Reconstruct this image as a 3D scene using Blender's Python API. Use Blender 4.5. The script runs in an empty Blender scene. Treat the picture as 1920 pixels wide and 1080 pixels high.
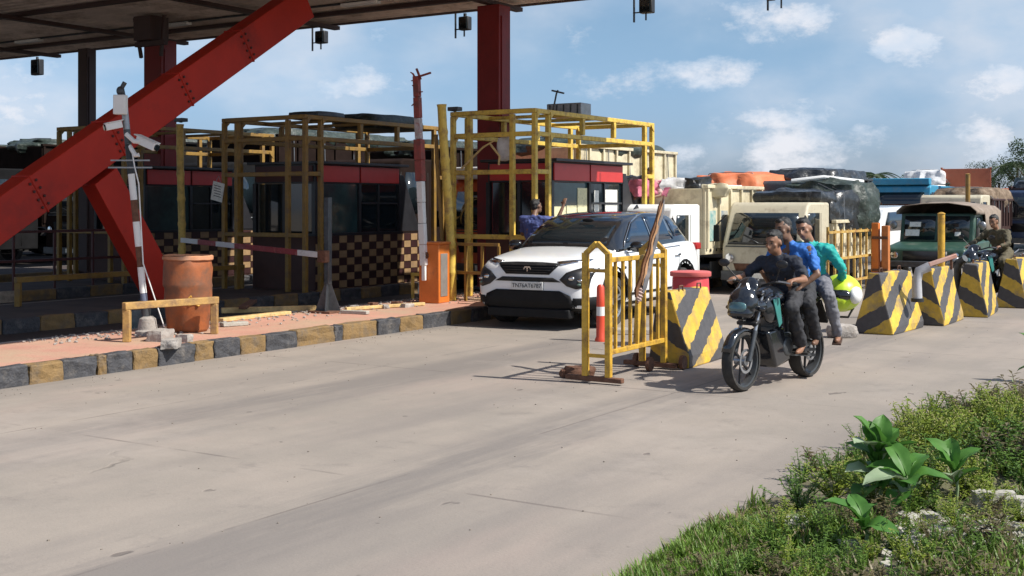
import bpy, bmesh, math, random
from mathutils import Vector, Matrix, Euler, noise
from mathutils.bvhtree import BVHTree
R = math.radians
PI = math.pi
random.seed(7)
SC = bpy.context.scene
COL = SC.collection

# ------------------------------------------------------------------ camera, sky, sun, exposure
F = 2300.0                      # focal length in photo pixels (1920 wide)
EYE = 1.8                       # eye height above the road
cam_d = bpy.data.cameras.new('camera'); cam = bpy.data.objects.new('camera', cam_d); COL.objects.link(cam)
cam.location = (0, 0, EYE); cam.rotation_euler = (R(90), 0, 0)
cam_d.sensor_width = 36; cam_d.lens = F / 1920 * 36
cam_d.shift_y = -155 / 1920; cam_d.clip_start = .1; cam_d.clip_end = 3000
SC.camera = cam

SUN_EL = R(47)
SUN_DIR = Vector((.92, -.39, 0)).normalized() * math.cos(SUN_EL) + Vector((0, 0, math.sin(SUN_EL)))
sd = bpy.data.lights.new('sun', 'SUN'); sun = bpy.data.objects.new('sun', sd); COL.objects.link(sun)
sd.energy = 5.0; sd.angle = R(.55); sd.color = (1, .955, .88)
sun.rotation_euler = SUN_DIR.to_track_quat('Z', 'Y').to_euler()
sun.location = SUN_DIR * 60

SC.view_settings.view_transform = 'Standard'; SC.view_settings.look = 'None'
SC.view_settings.gamma = 1; SC.view_settings.use_curve_mapping = False
SC.view_settings.exposure = 0.32
SC.cycles.max_bounces = 6

W = bpy.data.worlds.new('World'); SC.world = W; W.use_nodes = True
nt = W.node_tree; nt.nodes.clear()
def N(t, **k):
    n = nt.nodes.new(t)
    for a, b in k.items(): setattr(n, a, b)
    return n
def math_(op, a, b=None, c=None, clamp=False):
    n = nt.nodes.new('ShaderNodeMath'); n.operation = op; n.use_clamp = clamp
    for i, v in enumerate((a, b, c)):
        if v is None: continue
        if isinstance(v, (int, float)): n.inputs[i].default_value = v
        else: nt.links.new(v, n.inputs[i])
    return n.outputs[0]
sky = N('ShaderNodeTexSky', sky_type='NISHITA', sun_disc=False)
sky.sun_elevation = SUN_EL
sky.sun_rotation = math.atan2(SUN_DIR.x, SUN_DIR.y)
sky.air_density = 1.0; sky.dust_density = 1.4; sky.ozone_density = 1.0
tc = N('ShaderNodeTexCoord')
sep = N('ShaderNodeSeparateXYZ'); nt.links.new(tc.outputs['Generated'], sep.inputs[0])
X_, Y_, Z_ = sep.outputs
ya = math_('MAXIMUM', math_('ABSOLUTE', Y_), .05)
u_ = math_('DIVIDE', X_, ya); v_ = math_('DIVIDE', Z_, ya)
comb = N('ShaderNodeCombineXYZ')
nt.links.new(math_('MULTIPLY', X_, 9), comb.inputs[0]); nt.links.new(math_('MULTIPLY', Y_, 9), comb.inputs[1])
nt.links.new(math_('MULTIPLY', Z_, 16), comb.inputs[2])
nz = N('ShaderNodeTexNoise'); nz.inputs['Scale'].default_value = 1.0; nz.inputs['Detail'].default_value = 9; nz.inputs['Roughness'].default_value = .66
nt.links.new(comb.outputs[0], nz.inputs['Vector'])
nf = nz.outputs['Fac']
# cumulus groups by real sky direction: (u, v, half width, half height, amount)
cl = []
for px, py, rx, ry, am in [(1700, 95, 75, 38, .85), (1345, 135, 95, 40, .8), (1495, 40, 60, 50, .7), (1400, 40, 150, 60, .5),
        (1500, 215, 120, 40, .8), (1560, 270, 170, 55, .85), (1480, 300, 110, 40, .8), (1830, 265, 110, 50, .8), (1890, 150, 110, 45, .75),
        (660, 150, 75, 40, .62), (40, 200, 110, 90, .85), (1900, 20, 60, 50, .6), (1620, 110, 40, 25, .5), (1280, 300, 90, 40, .55), (740, 60, 140, 30, .5), (600, 230, 80, 40, .35)]:
    u0 = (px - 960) / F; v0 = (385 - py) / F
    du = math_('MULTIPLY', math_('SUBTRACT', u_, u0), F / rx); dv = math_('MULTIPLY', math_('SUBTRACT', v_, v0), F / ry)
    d2 = math_('ADD', math_('MULTIPLY', du, du), math_('MULTIPLY', dv, dv))
    m = math_('MULTIPLY', math_('DIVIDE', 1, math_('ADD', 1, math_('MULTIPLY', d2, d2))), am)
    cl.append(math_('MULTIPLY', m, math_('GREATER_THAN', Y_, 0)))
acc = cl[0]
for c in cl[1:]: acc = math_('MAXIMUM', acc, c)
# general clouds elsewhere
gen = math_('MULTIPLY', math_('SUBTRACT', nf, .5), 1.6)
dens = math_('ADD', math_('MULTIPLY', acc, .72), math_('MULTIPLY', math_('SUBTRACT', nf, .5), 2.3))
ramp = N('ShaderNodeMapRange', interpolation_type='SMOOTHSTEP')
ramp.inputs[1].default_value = .26; ramp.inputs[2].default_value = .74
nt.links.new(dens, ramp.inputs[0])
nz2 = N('ShaderNodeTexNoise'); nz2.inputs['Scale'].default_value = 2.2; nz2.inputs['Detail'].default_value = 5
nt.links.new(comb.outputs[0], nz2.inputs['Vector'])
cmix = N('ShaderNodeMix', data_type='RGBA')
cmix.inputs[6].default_value = (.56, .66, .79, 1); cmix.inputs[7].default_value = (.80, .80, .84, 1)
cr = N('ShaderNodeMapRange'); cr.inputs[1].default_value = .35; cr.inputs[2].default_value = .62
nt.links.new(nz2.outputs['Fac'], cr.inputs[0]); nt.links.new(cr.outputs[0], cmix.inputs[0])
bg1 = N('ShaderNodeBackground'); bg1.inputs[1].default_value = .103
tint = N('ShaderNodeMix', data_type='RGBA', blend_type='MULTIPLY'); tint.inputs[0].default_value = 1
th_ = N('ShaderNodeMapRange', interpolation_type='SMOOTHSTEP'); th_.inputs[1].default_value = -.02; th_.inputs[2].default_value = .17; nt.links.new(Z_, th_.inputs[0])
tm = N('ShaderNodeMix', data_type='RGBA'); tm.inputs[6].default_value = (.65, .85, 1.40, 1); tm.inputs[7].default_value = (.76, .90, 1.03, 1); nt.links.new(th_.outputs[0], tm.inputs[0]); nt.links.new(tm.outputs[2], tint.inputs[7])
nt.links.new(sky.outputs[0], tint.inputs[6]); nt.links.new(tint.outputs[2], bg1.inputs[0])
bg2 = N('ShaderNodeBackground'); bg2.inputs[1].default_value = .92
nt.links.new(cmix.outputs[2], bg2.inputs[0])
ms = N('ShaderNodeMixShader'); out = N('ShaderNodeOutputWorld')
nz3 = N('ShaderNodeTexNoise'); nz3.inputs['Scale'].default_value = .45; nz3.inputs['Detail'].default_value = 6; nt.links.new(comb.outputs[0], nz3.inputs['Vector'])
veil = N('ShaderNodeMapRange', interpolation_type='SMOOTHSTEP'); veil.inputs[1].default_value = .40; veil.inputs[2].default_value = .66; veil.inputs[4].default_value = .5; nt.links.new(nz3.outputs['Fac'], veil.inputs[0])
nt.links.new(math_('MAXIMUM', math_('MULTIPLY', ramp.outputs[0], .85), veil.outputs[0]), ms.inputs[0])
nt.links.new(bg1.outputs[0], ms.inputs[1]); nt.links.new(bg2.outputs[0], ms.inputs[2]); nt.links.new(ms.outputs[0], out.inputs[0])

# ------------------------------------------------------------------ lane frame: a = across (to the right), l = along the lanes
TH = R(32.4); CA, SA = math.cos(TH), math.sin(TH)
def L(a, l, z=0): return Vector((CA * a + SA * l, -SA * a + CA * l, z))
def at(px, py, z=0):
    """ground point (height z) that the photo shows at px,py"""
    s = (py - 385) / (EYE - z); return Vector(((px - 960) / s, F / s, z))
def atd(px, py, Y): return Vector(((px - 960) * Y / F, Y, EYE - (py - 385) * Y / F))
def lane(v): return (CA * v.x - SA * v.y, SA * v.x + CA * v.y)

# ------------------------------------------------------------------ materials
MATS = {}
def mat(name, col, rough=.6, metal=0., var=.18, scale=4, dirt=None, damt=.35, dscale=1.6, bump=.0, bscale=40, coat=0., col2=None, spec=.5):
    if name in MATS: return MATS[name]
    m = bpy.data.materials.new(name); m.use_nodes = True; t = m.node_tree
    b = t.nodes['Principled BSDF']; lk = t.links.new
    c = t.nodes.new('ShaderNodeTexCoord'); oi = t.nodes.new('ShaderNodeObjectInfo')
    ad = t.nodes.new('ShaderNodeVectorMath'); ad.operation = 'ADD'; lk(c.outputs['Object'], ad.inputs[0]); lk(oi.outputs['Location'], ad.inputs[1])
    n1 = t.nodes.new('ShaderNodeTexNoise'); n1.inputs['Scale'].default_value = scale; n1.inputs['Detail'].default_value = 6; n1.inputs['Roughness'].default_value = .65
    lk(ad.outputs[0], n1.inputs['Vector'])
    mr = t.nodes.new('ShaderNodeMapRange'); mr.inputs[1].default_value = .3; mr.inputs[2].default_value = .7
    mr.inputs[3].default_value = 0; mr.inputs[4].default_value = 1; lk(n1.outputs['Fac'], mr.inputs[0])
    mx = t.nodes.new('ShaderNodeMix'); mx.data_type = 'RGBA'
    c2 = col2 or tuple(min(1, x * (1 + var)) for x in col); c1 = col if col2 else tuple(x * (1 - var) for x in col)
    mx.inputs[6].default_value = (*c1, 1); mx.inputs[7].default_value = (*c2, 1); lk(mr.outputs[0], mx.inputs[0])
    o = mx.outputs[2]
    if dirt:
        n2 = t.nodes.new('ShaderNodeTexNoise'); n2.inputs['Scale'].default_value = dscale; n2.inputs['Detail'].default_value = 8; n2.inputs['Roughness'].default_value = .7
        lk(ad.outputs[0], n2.inputs['Vector'])
        r2 = t.nodes.new('ShaderNodeMapRange'); r2.inputs[1].default_value = .62 - damt * .3; r2.inputs[2].default_value = .80 - damt * .25; r2.inputs[4].default_value = min(1, .45 + damt)
        lk(n2.outputs['Fac'], r2.inputs[0])
        m2 = t.nodes.new('ShaderNodeMix'); m2.data_type = 'RGBA'; m2.inputs[7].default_value = (*dirt, 1); lk(o, m2.inputs[6]); lk(r2.outputs[0], m2.inputs[0]); o = m2.outputs[2]
    lk(o, b.inputs['Base Color']); b.inputs['Roughness'].default_value = rough; b.inputs['Metallic'].default_value = metal
    b.inputs['Coat Weight'].default_value = coat; b.inputs['Specular IOR Level'].default_value = spec
    if bump:
        n3 = t.nodes.new('ShaderNodeTexNoise'); n3.inputs['Scale'].default_value = bscale; n3.inputs['Detail'].default_value = 5; lk(ad.outputs[0], n3.inputs['Vector'])
        bp = t.nodes.new('ShaderNodeBump'); bp.inputs['Strength'].default_value = bump; bp.inputs['Distance'].default_value = .02; lk(n3.outputs['Fac'], bp.inputs['Height']); lk(bp.outputs[0], b.inputs['Normal'])
    MATS[name] = m; return m
def stripes(name, colA, colB, period, direction, phase=0, duty=.5, rough=.6, dirt=(.22, .17, .12)):
    """painted bands: direction is a vector in the object's own space"""
    if name in MATS: return MATS[name]
    m = mat(name, colA, rough, var=.25, scale=5, dirt=dirt, damt=.5, dscale=3.5, bump=.25, bscale=60)
    t = m.node_tree; lk = t.links.new; b = t.nodes['Principled BSDF']
    src = b.inputs['Base Color'].links[0].from_socket
    c = t.nodes.new('ShaderNodeTexCoord'); d = t.nodes.new('ShaderNodeVectorMath'); d.operation = 'DOT_PRODUCT'; d.inputs[1].default_value = direction
    lk(c.outputs['Object'], d.inputs[0])
    nn = t.nodes.new('ShaderNodeTexNoise'); nn.inputs['Scale'].default_value = 9; nn.inputs['Detail'].default_value = 4; lk(c.outputs['Object'], nn.inputs['Vector'])
    def mm(op, a, v):
        q = t.nodes.new('ShaderNodeMath'); q.operation = op
        for i, s in enumerate((a, v)):
            if isinstance(s, (int, float)): q.inputs[i].default_value = s
            else: lk(s, q.inputs[i])
        return q.outputs[0]
    w = mm('ADD', d.outputs['Value'], mm('MULTIPLY', mm('SUBTRACT', nn.outputs['Fac'], .5), .09))
    fr = mm('FRACT', mm('ADD', mm('DIVIDE', w, period), phase + 50), 0)
    st = mm('LESS_THAN', fr, duty)
    n4 = t.nodes.new('ShaderNodeTexNoise'); n4.inputs['Scale'].default_value = 14; n4.inputs['Detail'].default_value = 7; lk(c.outputs['Object'], n4.inputs['Vector'])
    mxb = t.nodes.new('ShaderNodeMix'); mxb.data_type = 'RGBA'; mxb.inputs[6].default_value = (*colB, 1); mxb.inputs[7].default_value = (*[min(1, x * 1.9 + .02) for x in colB], 1)
    lk(n4.outputs['Fac'], mxb.inputs[0])
    mx = t.nodes.new('ShaderNodeMix'); mx.data_type = 'RGBA'; lk(st, mx.inputs[0]); lk(src, mx.inputs[6]); lk(mxb.outputs[2], mx.inputs[7])
    lk(mx.outputs[2], b.inputs['Base Color']); return m
BR = (.20, .155, .115)
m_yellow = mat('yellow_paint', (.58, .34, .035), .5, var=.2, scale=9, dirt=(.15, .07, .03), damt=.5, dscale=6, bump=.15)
m_yellow_dull_shade = mat('dull_yellow_shade_paint', (.27, .155, .03), .55, var=.2, scale=9, dirt=(.16, .10, .05), damt=.45, dscale=5, bump=.15)  # dull yellow, darkened further so its colour carries the canopy shade
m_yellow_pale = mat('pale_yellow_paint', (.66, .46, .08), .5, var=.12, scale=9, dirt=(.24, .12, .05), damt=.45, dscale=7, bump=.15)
m_bamboo = mat('bamboo', (.56, .38, .09), .55, var=.25, scale=6, dirt=(.2, .13, .05), damt=.4, dscale=5)
m_wood = mat('sawn_wood', (.60, .42, .18), .75, var=.3, scale=10, dirt=(.18, .13, .09), damt=.4, dscale=4, bump=.3)
m_red = mat('red_structure_paint', (.47, .026, .012), .5, var=.12, scale=1.5, dirt=(.17, .02, .016), damt=.25, dscale=.8, spec=.3)
m_redcol = mat('red_column_paint', (.20, .018, .016), .5, var=.15, scale=1.5, dirt=(.08, .02, .016), damt=.3, dscale=1.2, spec=.3)
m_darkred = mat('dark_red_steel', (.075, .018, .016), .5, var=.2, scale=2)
m_browncol = mat('brown_steel', (.045, .02, .017), .6, var=.2, scale=2)
m_panelred = mat('booth_red_panel', (.52, .038, .034), .35, var=.08, scale=3, dirt=(.25, .05, .05), damt=.2, dscale=3)
m_black = mat('black_paint', (.018, .018, .02), .45, var=.3, scale=8)
m_blackmatt = mat('black_rubber', (.022, .021, .02), .85, var=.3, scale=12)
m_frameblack = mat('booth_black_steel', (.02, .02, .024), .4, var=.3, scale=6)
m_glass = mat('window_glass_dark', (.010, .016, .02), .06, var=.3, scale=2, spec=.8)
m_glass_teal = mat('booth_glass_teal', (.035, .085, .09), .10, var=.5, scale=1.6, col2=(.015, .03, .035), spec=.8)
m_glass_blue = mat('side_glass_blue', (.012, .03, .06), .03, var=.3, scale=2, spec=1.0)
m_paper = mat('paper', (.76, .75, .68), .8, var=.12, scale=14, dirt=(.35, .33, .3), damt=.3, dscale=22)
m_papery = mat('yellowed_paper', (.74, .69, .42), .8, var=.12, scale=14, dirt=(.30, .28, .2), damt=.4, dscale=26)
m_carwhite = mat('car_white_paint', (.80, .81, .81), .22, var=.02, scale=2, coat=.6)
m_carblack = mat('car_gloss_black', (.012, .013, .015), .12, var=.1, coat=.6)
m_plastic = mat('matt_black_plastic', (.010, .010, .011), .7, var=.25, scale=10, spec=.25)
m_chrome = mat('chrome', (.6, .6, .6), .15, metal=1, var=.05)
m_steel = mat('worn_steel', (.30, .30, .30), .4, metal=.8, var=.2, scale=12)
m_darksteel = mat('dark_steel', (.07, .075, .08), .45, metal=.5, var=.3, scale=12)
m_alloy = mat('alloy_grey', (.30, .31, .32), .35, metal=.7, var=.15)
m_tyre = mat('tyre_rubber', (.03, .028, .026), .85, var=.3, scale=10, dirt=(.12, .10, .085), damt=.3, dscale=4, bump=.3)
m_rust = mat('rust', (.13, .06, .035), .85, var=.4, scale=14, bump=.4)
m_conc = mat('concrete_block', (.33, .30, .27), .9, var=.2, scale=8, dirt=(.2, .17, .14), damt=.35, dscale=5, bump=.5)
m_stone = mat('rubble_stone', (.34, .31, .28), .9, var=.3, scale=9, dirt=(.17, .13, .10), damt=.4, dscale=6, bump=.6)
m_stonew = mat('pale_stone', (.40, .38, .33), .85, var=.15, scale=9, dirt=(.2, .18, .13), damt=.35, dscale=9, bump=.5)
m_orange = mat('orange_paint', (.62, .17, .025), .5, var=.12, scale=4, dirt=(.25, .10, .04), damt=.3, dscale=4, bump=.1)
m_barrel = mat('terracotta_plastic', (.34, .10, .03), .6, var=.25, scale=3, dirt=(.17, .075, .04), damt=.7, dscale=3.2, bump=.2, bscale=15)
m_redplastic = mat('red_plastic', (.56, .045, .05), .4, var=.1, dirt=(.35, .14, .12), damt=.25)
m_white = mat('white_paint', (.74, .74, .72), .45, var=.06, scale=5, dirt=(.42, .38, .33), damt=.2, dscale=4)
m_skin = mat('brown_skin', (.27, .135, .08), .5, var=.12, scale=20)
m_skin2 = mat('dark_brown_skin', (.17, .09, .055), .5, var=.12, scale=20)
m_hair = mat('black_hair', (.010, .009, .009), .5, var=.3, scale=40, bump=.5, bscale=120)

# ------------------------------------------------------------------ mesh builder
class MB:
    def __init__(s): s.bm = bmesh.new(); s.mi = 0
    def _f(s, vs):
        try: f = s.bm.faces.new(vs)
        except ValueError: return None
        f.material_index = s.mi; return f
    def box(s, c, size, rot=None, taper=None):
        c = Vector(c); h = Vector(size) / 2; q = (rot if isinstance(rot, Matrix) else Euler(rot).to_matrix()) if rot is not None else Matrix.Identity(3)
        v = []
        for z in (-1, 1):
            for x, y in ((-1, -1), (1, -1), (1, 1), (-1, 1)):
                k = taper if (taper and z > 0) else (1, 1)
                v.append(s.bm.verts.new(c + q @ Vector((x * h.x * k[0], y * h.y * k[1], z * h.z))))
        for i in ((3, 2, 1, 0), (4, 5, 6, 7), (0, 1, 5, 4), (1, 2, 6, 5), (2, 3, 7, 6), (3, 0, 4, 7)): s._f([v[j] for j in i])
        return s
    def bar(s, p0, p1, w, h=None, up=(0, 0, 1)):
        p0, p1 = Vector(p0), Vector(p1); h = h or w; d = p1 - p0
        y = d.normalized(); u = Vector(up)
        if abs(y.dot(u)) > .98: u = Vector((1, 0, 0))
        x = y.cross(u).normalized(); z = x.cross(y)
        q = Matrix((x, y, z)).transposed()
        return s.box((p0 + p1) / 2, (w, d.length, h), q)
    def tube(s, path, r, n=10, cap=True):
        path = [Vector(p) for p in path]; rings = []
        rs = r if isinstance(r, (list, tuple)) else [r] * len(path)
        ref = None
        for i, p in enumerate(path):
            t = (path[min(i + 1, len(path) - 1)] - path[max(i - 1, 0)]).normalized()
            if ref is None: ref = Vector((0, 0, 1)) if abs(t.z) < .9 else Vector((1, 0, 0))
            x = t.cross(ref).normalized(); y = x.cross(t).normalized(); ref = y
            rings.append([s.bm.verts.new(p + (x * math.cos(k * 2 * PI / n) + y * math.sin(k * 2 * PI / n)) * rs[i]) for k in range(n)])
        for a, b in zip(rings, rings[1:]):
            for k in range(n): s._f((a[k], b[k], b[(k + 1) % n], a[(k + 1) % n]))
        if cap: s._f(rings[0]); s._f(list(reversed(rings[-1])))
        return s
    def lathe(s, prof, c=(0, 0, 0), axis='Z', n=24, q=None, cap=True):
        """prof: (radius, height) pairs"""
        c = Vector(c); rings = []
        if q is None: q = {'Z': Matrix.Identity(3), 'X': Euler((0, R(90), 0)).to_matrix(), 'Y': Euler((R(-90), 0, 0)).to_matrix()}[axis]
        for r, z in prof:
            rings.append([s.bm.verts.new(c + q @ Vector((r * math.cos(k * 2 * PI / n), r * math.sin(k * 2 * PI / n), z))) for k in range(n)] if r > 1e-5 else [s.bm.verts.new(c + q @ Vector((0, 0, z)))])
        for a, b in zip(rings, rings[1:]):
            for k in range(n):
                k2 = (k + 1) % n
                if len(a) == 1 and len(b) == 1: continue
                if len(a) == 1: s._f((a[0], b[k2], b[k]))
                elif len(b) == 1: s._f((a[k], a[k2], b[0]))
                else: s._f((a[k], a[k2], b[k2], b[k]))
        if not cap:
            bmesh.ops.remove_doubles(s.bm, verts=rings[0] + rings[-1], dist=1e-5); return s
        for rg, rev in ((rings[0], True), (rings[-1], False)):
            if len(rg) > 1: s._f(list(reversed(rg)) if rev else rg)
        return s
    def prism(s, pts, x0, x1, plane='YZ'):
        """polygon in a plane, extruded along the remaining axis"""
        def P(u, v, w): return {'YZ': (w, u, v), 'XZ': (u, w, v), 'XY': (u, v, w)}[plane]
        A = [s.bm.verts.new(P(u, v, x0)) for u, v in pts]; B = [s.bm.verts.new(P(u, v, x1)) for u, v in pts]
        s._f(A); s._f(list(reversed(B))); n = len(pts)
        for i in range(n): s._f((A[i], B[i], B[(i + 1) % n], A[(i + 1) % n]))
        return s
    def ell(s, c, r, q=None, n=12, m=8):
        c = Vector(c); q = q or Matrix.Identity(3); r = Vector(r) if not isinstance(r, (int, float)) else Vector((r, r, r)); rings = []
        for j in range(m + 1):
            a = PI * j / m
            if j in (0, m): rings.append([s.bm.verts.new(c + q @ Vector((0, 0, -r.z * math.cos(a))))])
            else: rings.append([s.bm.verts.new(c + q @ Vector((r.x * math.sin(a) * math.cos(k * 2 * PI / n), r.y * math.sin(a) * math.sin(k * 2 * PI / n), -r.z * math.cos(a)))) for k in range(n)])
        for a, b in zip(rings, rings[1:]):
            for k in range(n):
                k2 = (k + 1) % n
                if len(a) == 1: s._f((a[0], b[k2], b[k]))
                elif len(b) == 1: s._f((a[k], a[k2], b[0]))
                else: s._f((a[k], a[k2], b[k2], b[k]))
        return s
    def cap(s, p0, r0, p1, r1, n=10):
        p0, p1 = Vector(p0), Vector(p1); d = (p1 - p0).normalized(); path = []; rs = []
        for a in (-80, -50, -20): path.append(p0 + d * r0 * math.sin(R(a))); rs.append(r0 * math.cos(R(a)))
        for a in (20, 50, 80): path.append(p1 + d * r1 * math.sin(R(a))); rs.append(r1 * math.cos(R(a)))
        return s.tube(path, rs, n)
    def mesh(s, name, mats, smooth=40, clean=True):
        if clean: bmesh.ops.recalc_face_normals(s.bm, faces=s.bm.faces)
        me = bpy.data.meshes.new(name); s.bm.to_mesh(me); s.bm.free()
        for m in (mats if isinstance(mats, (list, tuple)) else [mats]): me.materials.append(m)
        if smooth:
            me.shade_smooth()
            if smooth < 180: me.set_sharp_from_angle(angle=R(smooth))
        return me
    def build(s, name, mats, parent=None, smooth=40, bevel=0, seg=2, **kw):
        o = bpy.data.objects.new(name, s.mesh(name, mats, smooth)); COL.objects.link(o)
        if parent is not None: o.parent = parent
        if bevel:
            b = o.modifiers.new('bevel', 'BEVEL'); b.width = bevel; b.segments = seg; b.limit_method = 'ANGLE'; b.angle_limit = R(35)
        for k, v in kw.items(): setattr(o, k, v)
        return o
def tag(o, label=None, cat=None, group=None, kind=None):
    if label: o['label'] = label
    if cat: o['category'] = cat
    if group: o['group'] = group
    if kind: o['kind'] = kind
    return o
def thing(name, label, cat, loc=(0, 0, 0), rz=0, group=None):
    o = bpy.data.objects.new(name, None); COL.objects.link(o); o.empty_display_size = .2
    o.location = loc; o.rotation_euler = (0, 0, rz); return tag(o, label, cat, group)
def meshobj(name, me, parent=None):
    o = bpy.data.objects.new(name, me); COL.objects.link(o)
    if parent is not None: o.parent = parent
    return o
TMP = bpy.data.scenes.new('modelling_bench')       # modifiers are evaluated here, away from the big scene; removed at the end
def realize(o, *others):
    for q in (o, *others): TMP.collection.objects.link(q)
    with bpy.context.temp_override(scene=TMP, view_layer=TMP.view_layers[0]):
        dg = bpy.context.evaluated_depsgraph_get()
        me = bpy.data.meshes.new_from_object(o.evaluated_get(dg), preserve_all_data_layers=True, depsgraph=dg)
    for q in (o, *others): TMP.collection.objects.unlink(q)
    o.modifiers.clear(); o.data = me; return o
TREES = {}
def tree_of(root):
    k = root.name
    if k not in TREES:
        by = {}
        for o in bpy.data.objects:
            if o.parent is not None: by.setdefault(o.parent.name, []).append(o)
        f = lambda o: (o, [f(c) for c in by.get(o.name, [])])
        TREES[k] = f(root)
    return TREES[k]
def dup(root, loc, rz=None, label=None, group=None, scale=None):
    def cp(t, par):
        c = t[0].copy(); COL.objects.link(c)
        if par is not None: c.parent = par
        for k in t[1]: cp(k, c)
        return c
    r = cp(tree_of(root), None); r.location = loc
    if rz is not None: r.rotation_euler = (r.rotation_euler.x, r.rotation_euler.y, rz)
    if label: r['label'] = label
    if group: r['group'] = group
    if scale: r.scale = (scale,) * 3 if isinstance(scale, (int, float)) else scale
    return r
def patch(bvh, pts, axis, name, m, parent, off=.006, cell=.07, thick=None, smooth=60):
    """a thin piece (pane, panel, lamp) that follows a surface it is laid onto"""
    bm = bmesh.new(); bm.faces.new([bm.verts.new((u, v, 0)) for u, v in pts])
    us = [p[0] for p in pts]; vs = [p[1] for p in pts]
    for k, (lo, hi) in enumerate(((min(us), max(us)), (min(vs), max(vs)))):
        t = lo + cell
        while t < hi - .01:
            nrm = (1, 0, 0) if k == 0 else (0, 1, 0); co = (t, 0, 0) if k == 0 else (0, t, 0)
            bmesh.ops.bisect_plane(bm, geom=bm.faces[:] + bm.edges[:] + bm.verts[:], plane_co=co, plane_no=nrm)
            t += cell
    D = {'F': Vector((0, 1, 0)), 'B': Vector((0, -1, 0)), 'R': Vector((-1, 0, 0)), 'L': Vector((1, 0, 0)), 'T': Vector((0, 0, -1))}[axis]
    last = None; bad = []
    for v in bm.verts:
        u, w = v.co.x, v.co.y
        o = {'F': Vector((u, -6, w)), 'B': Vector((u, 9, w)), 'R': Vector((5, u, w)), 'L': Vector((-5, u, w)), 'T': Vector((u, w, 6))}[axis]
        h = bvh.ray_cast(o, D)
        if h[0] is None: bad.append(v); v.co = o; continue
        v.co = h[0] - D * off; last = v.co.copy()
    for v in bad:
        h = bvh.find_nearest(v.co + D * 5); v.co = h[0] - D * off if h[0] is not None else last
    bmesh.ops.recalc_face_normals(bm, faces=bm.faces)
    me = bpy.data.meshes.new(name); bm.to_mesh(me); bm.free(); me.materials.append(m); me.shade_smooth(); me.set_sharp_from_angle(angle=R(smooth))
    o = meshobj(name, me, parent)
    s = o.modifiers.new('thick', 'SOLIDIFY'); s.thickness = thick or off * .9; s.offset = 0
    return o
def bvh_of(*objs):
    bm = bmesh.new()
    for o in objs:
        bm.from_mesh(o.data)
    b = BVHTree.FromBMesh(bm); bm.free(); return b
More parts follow.
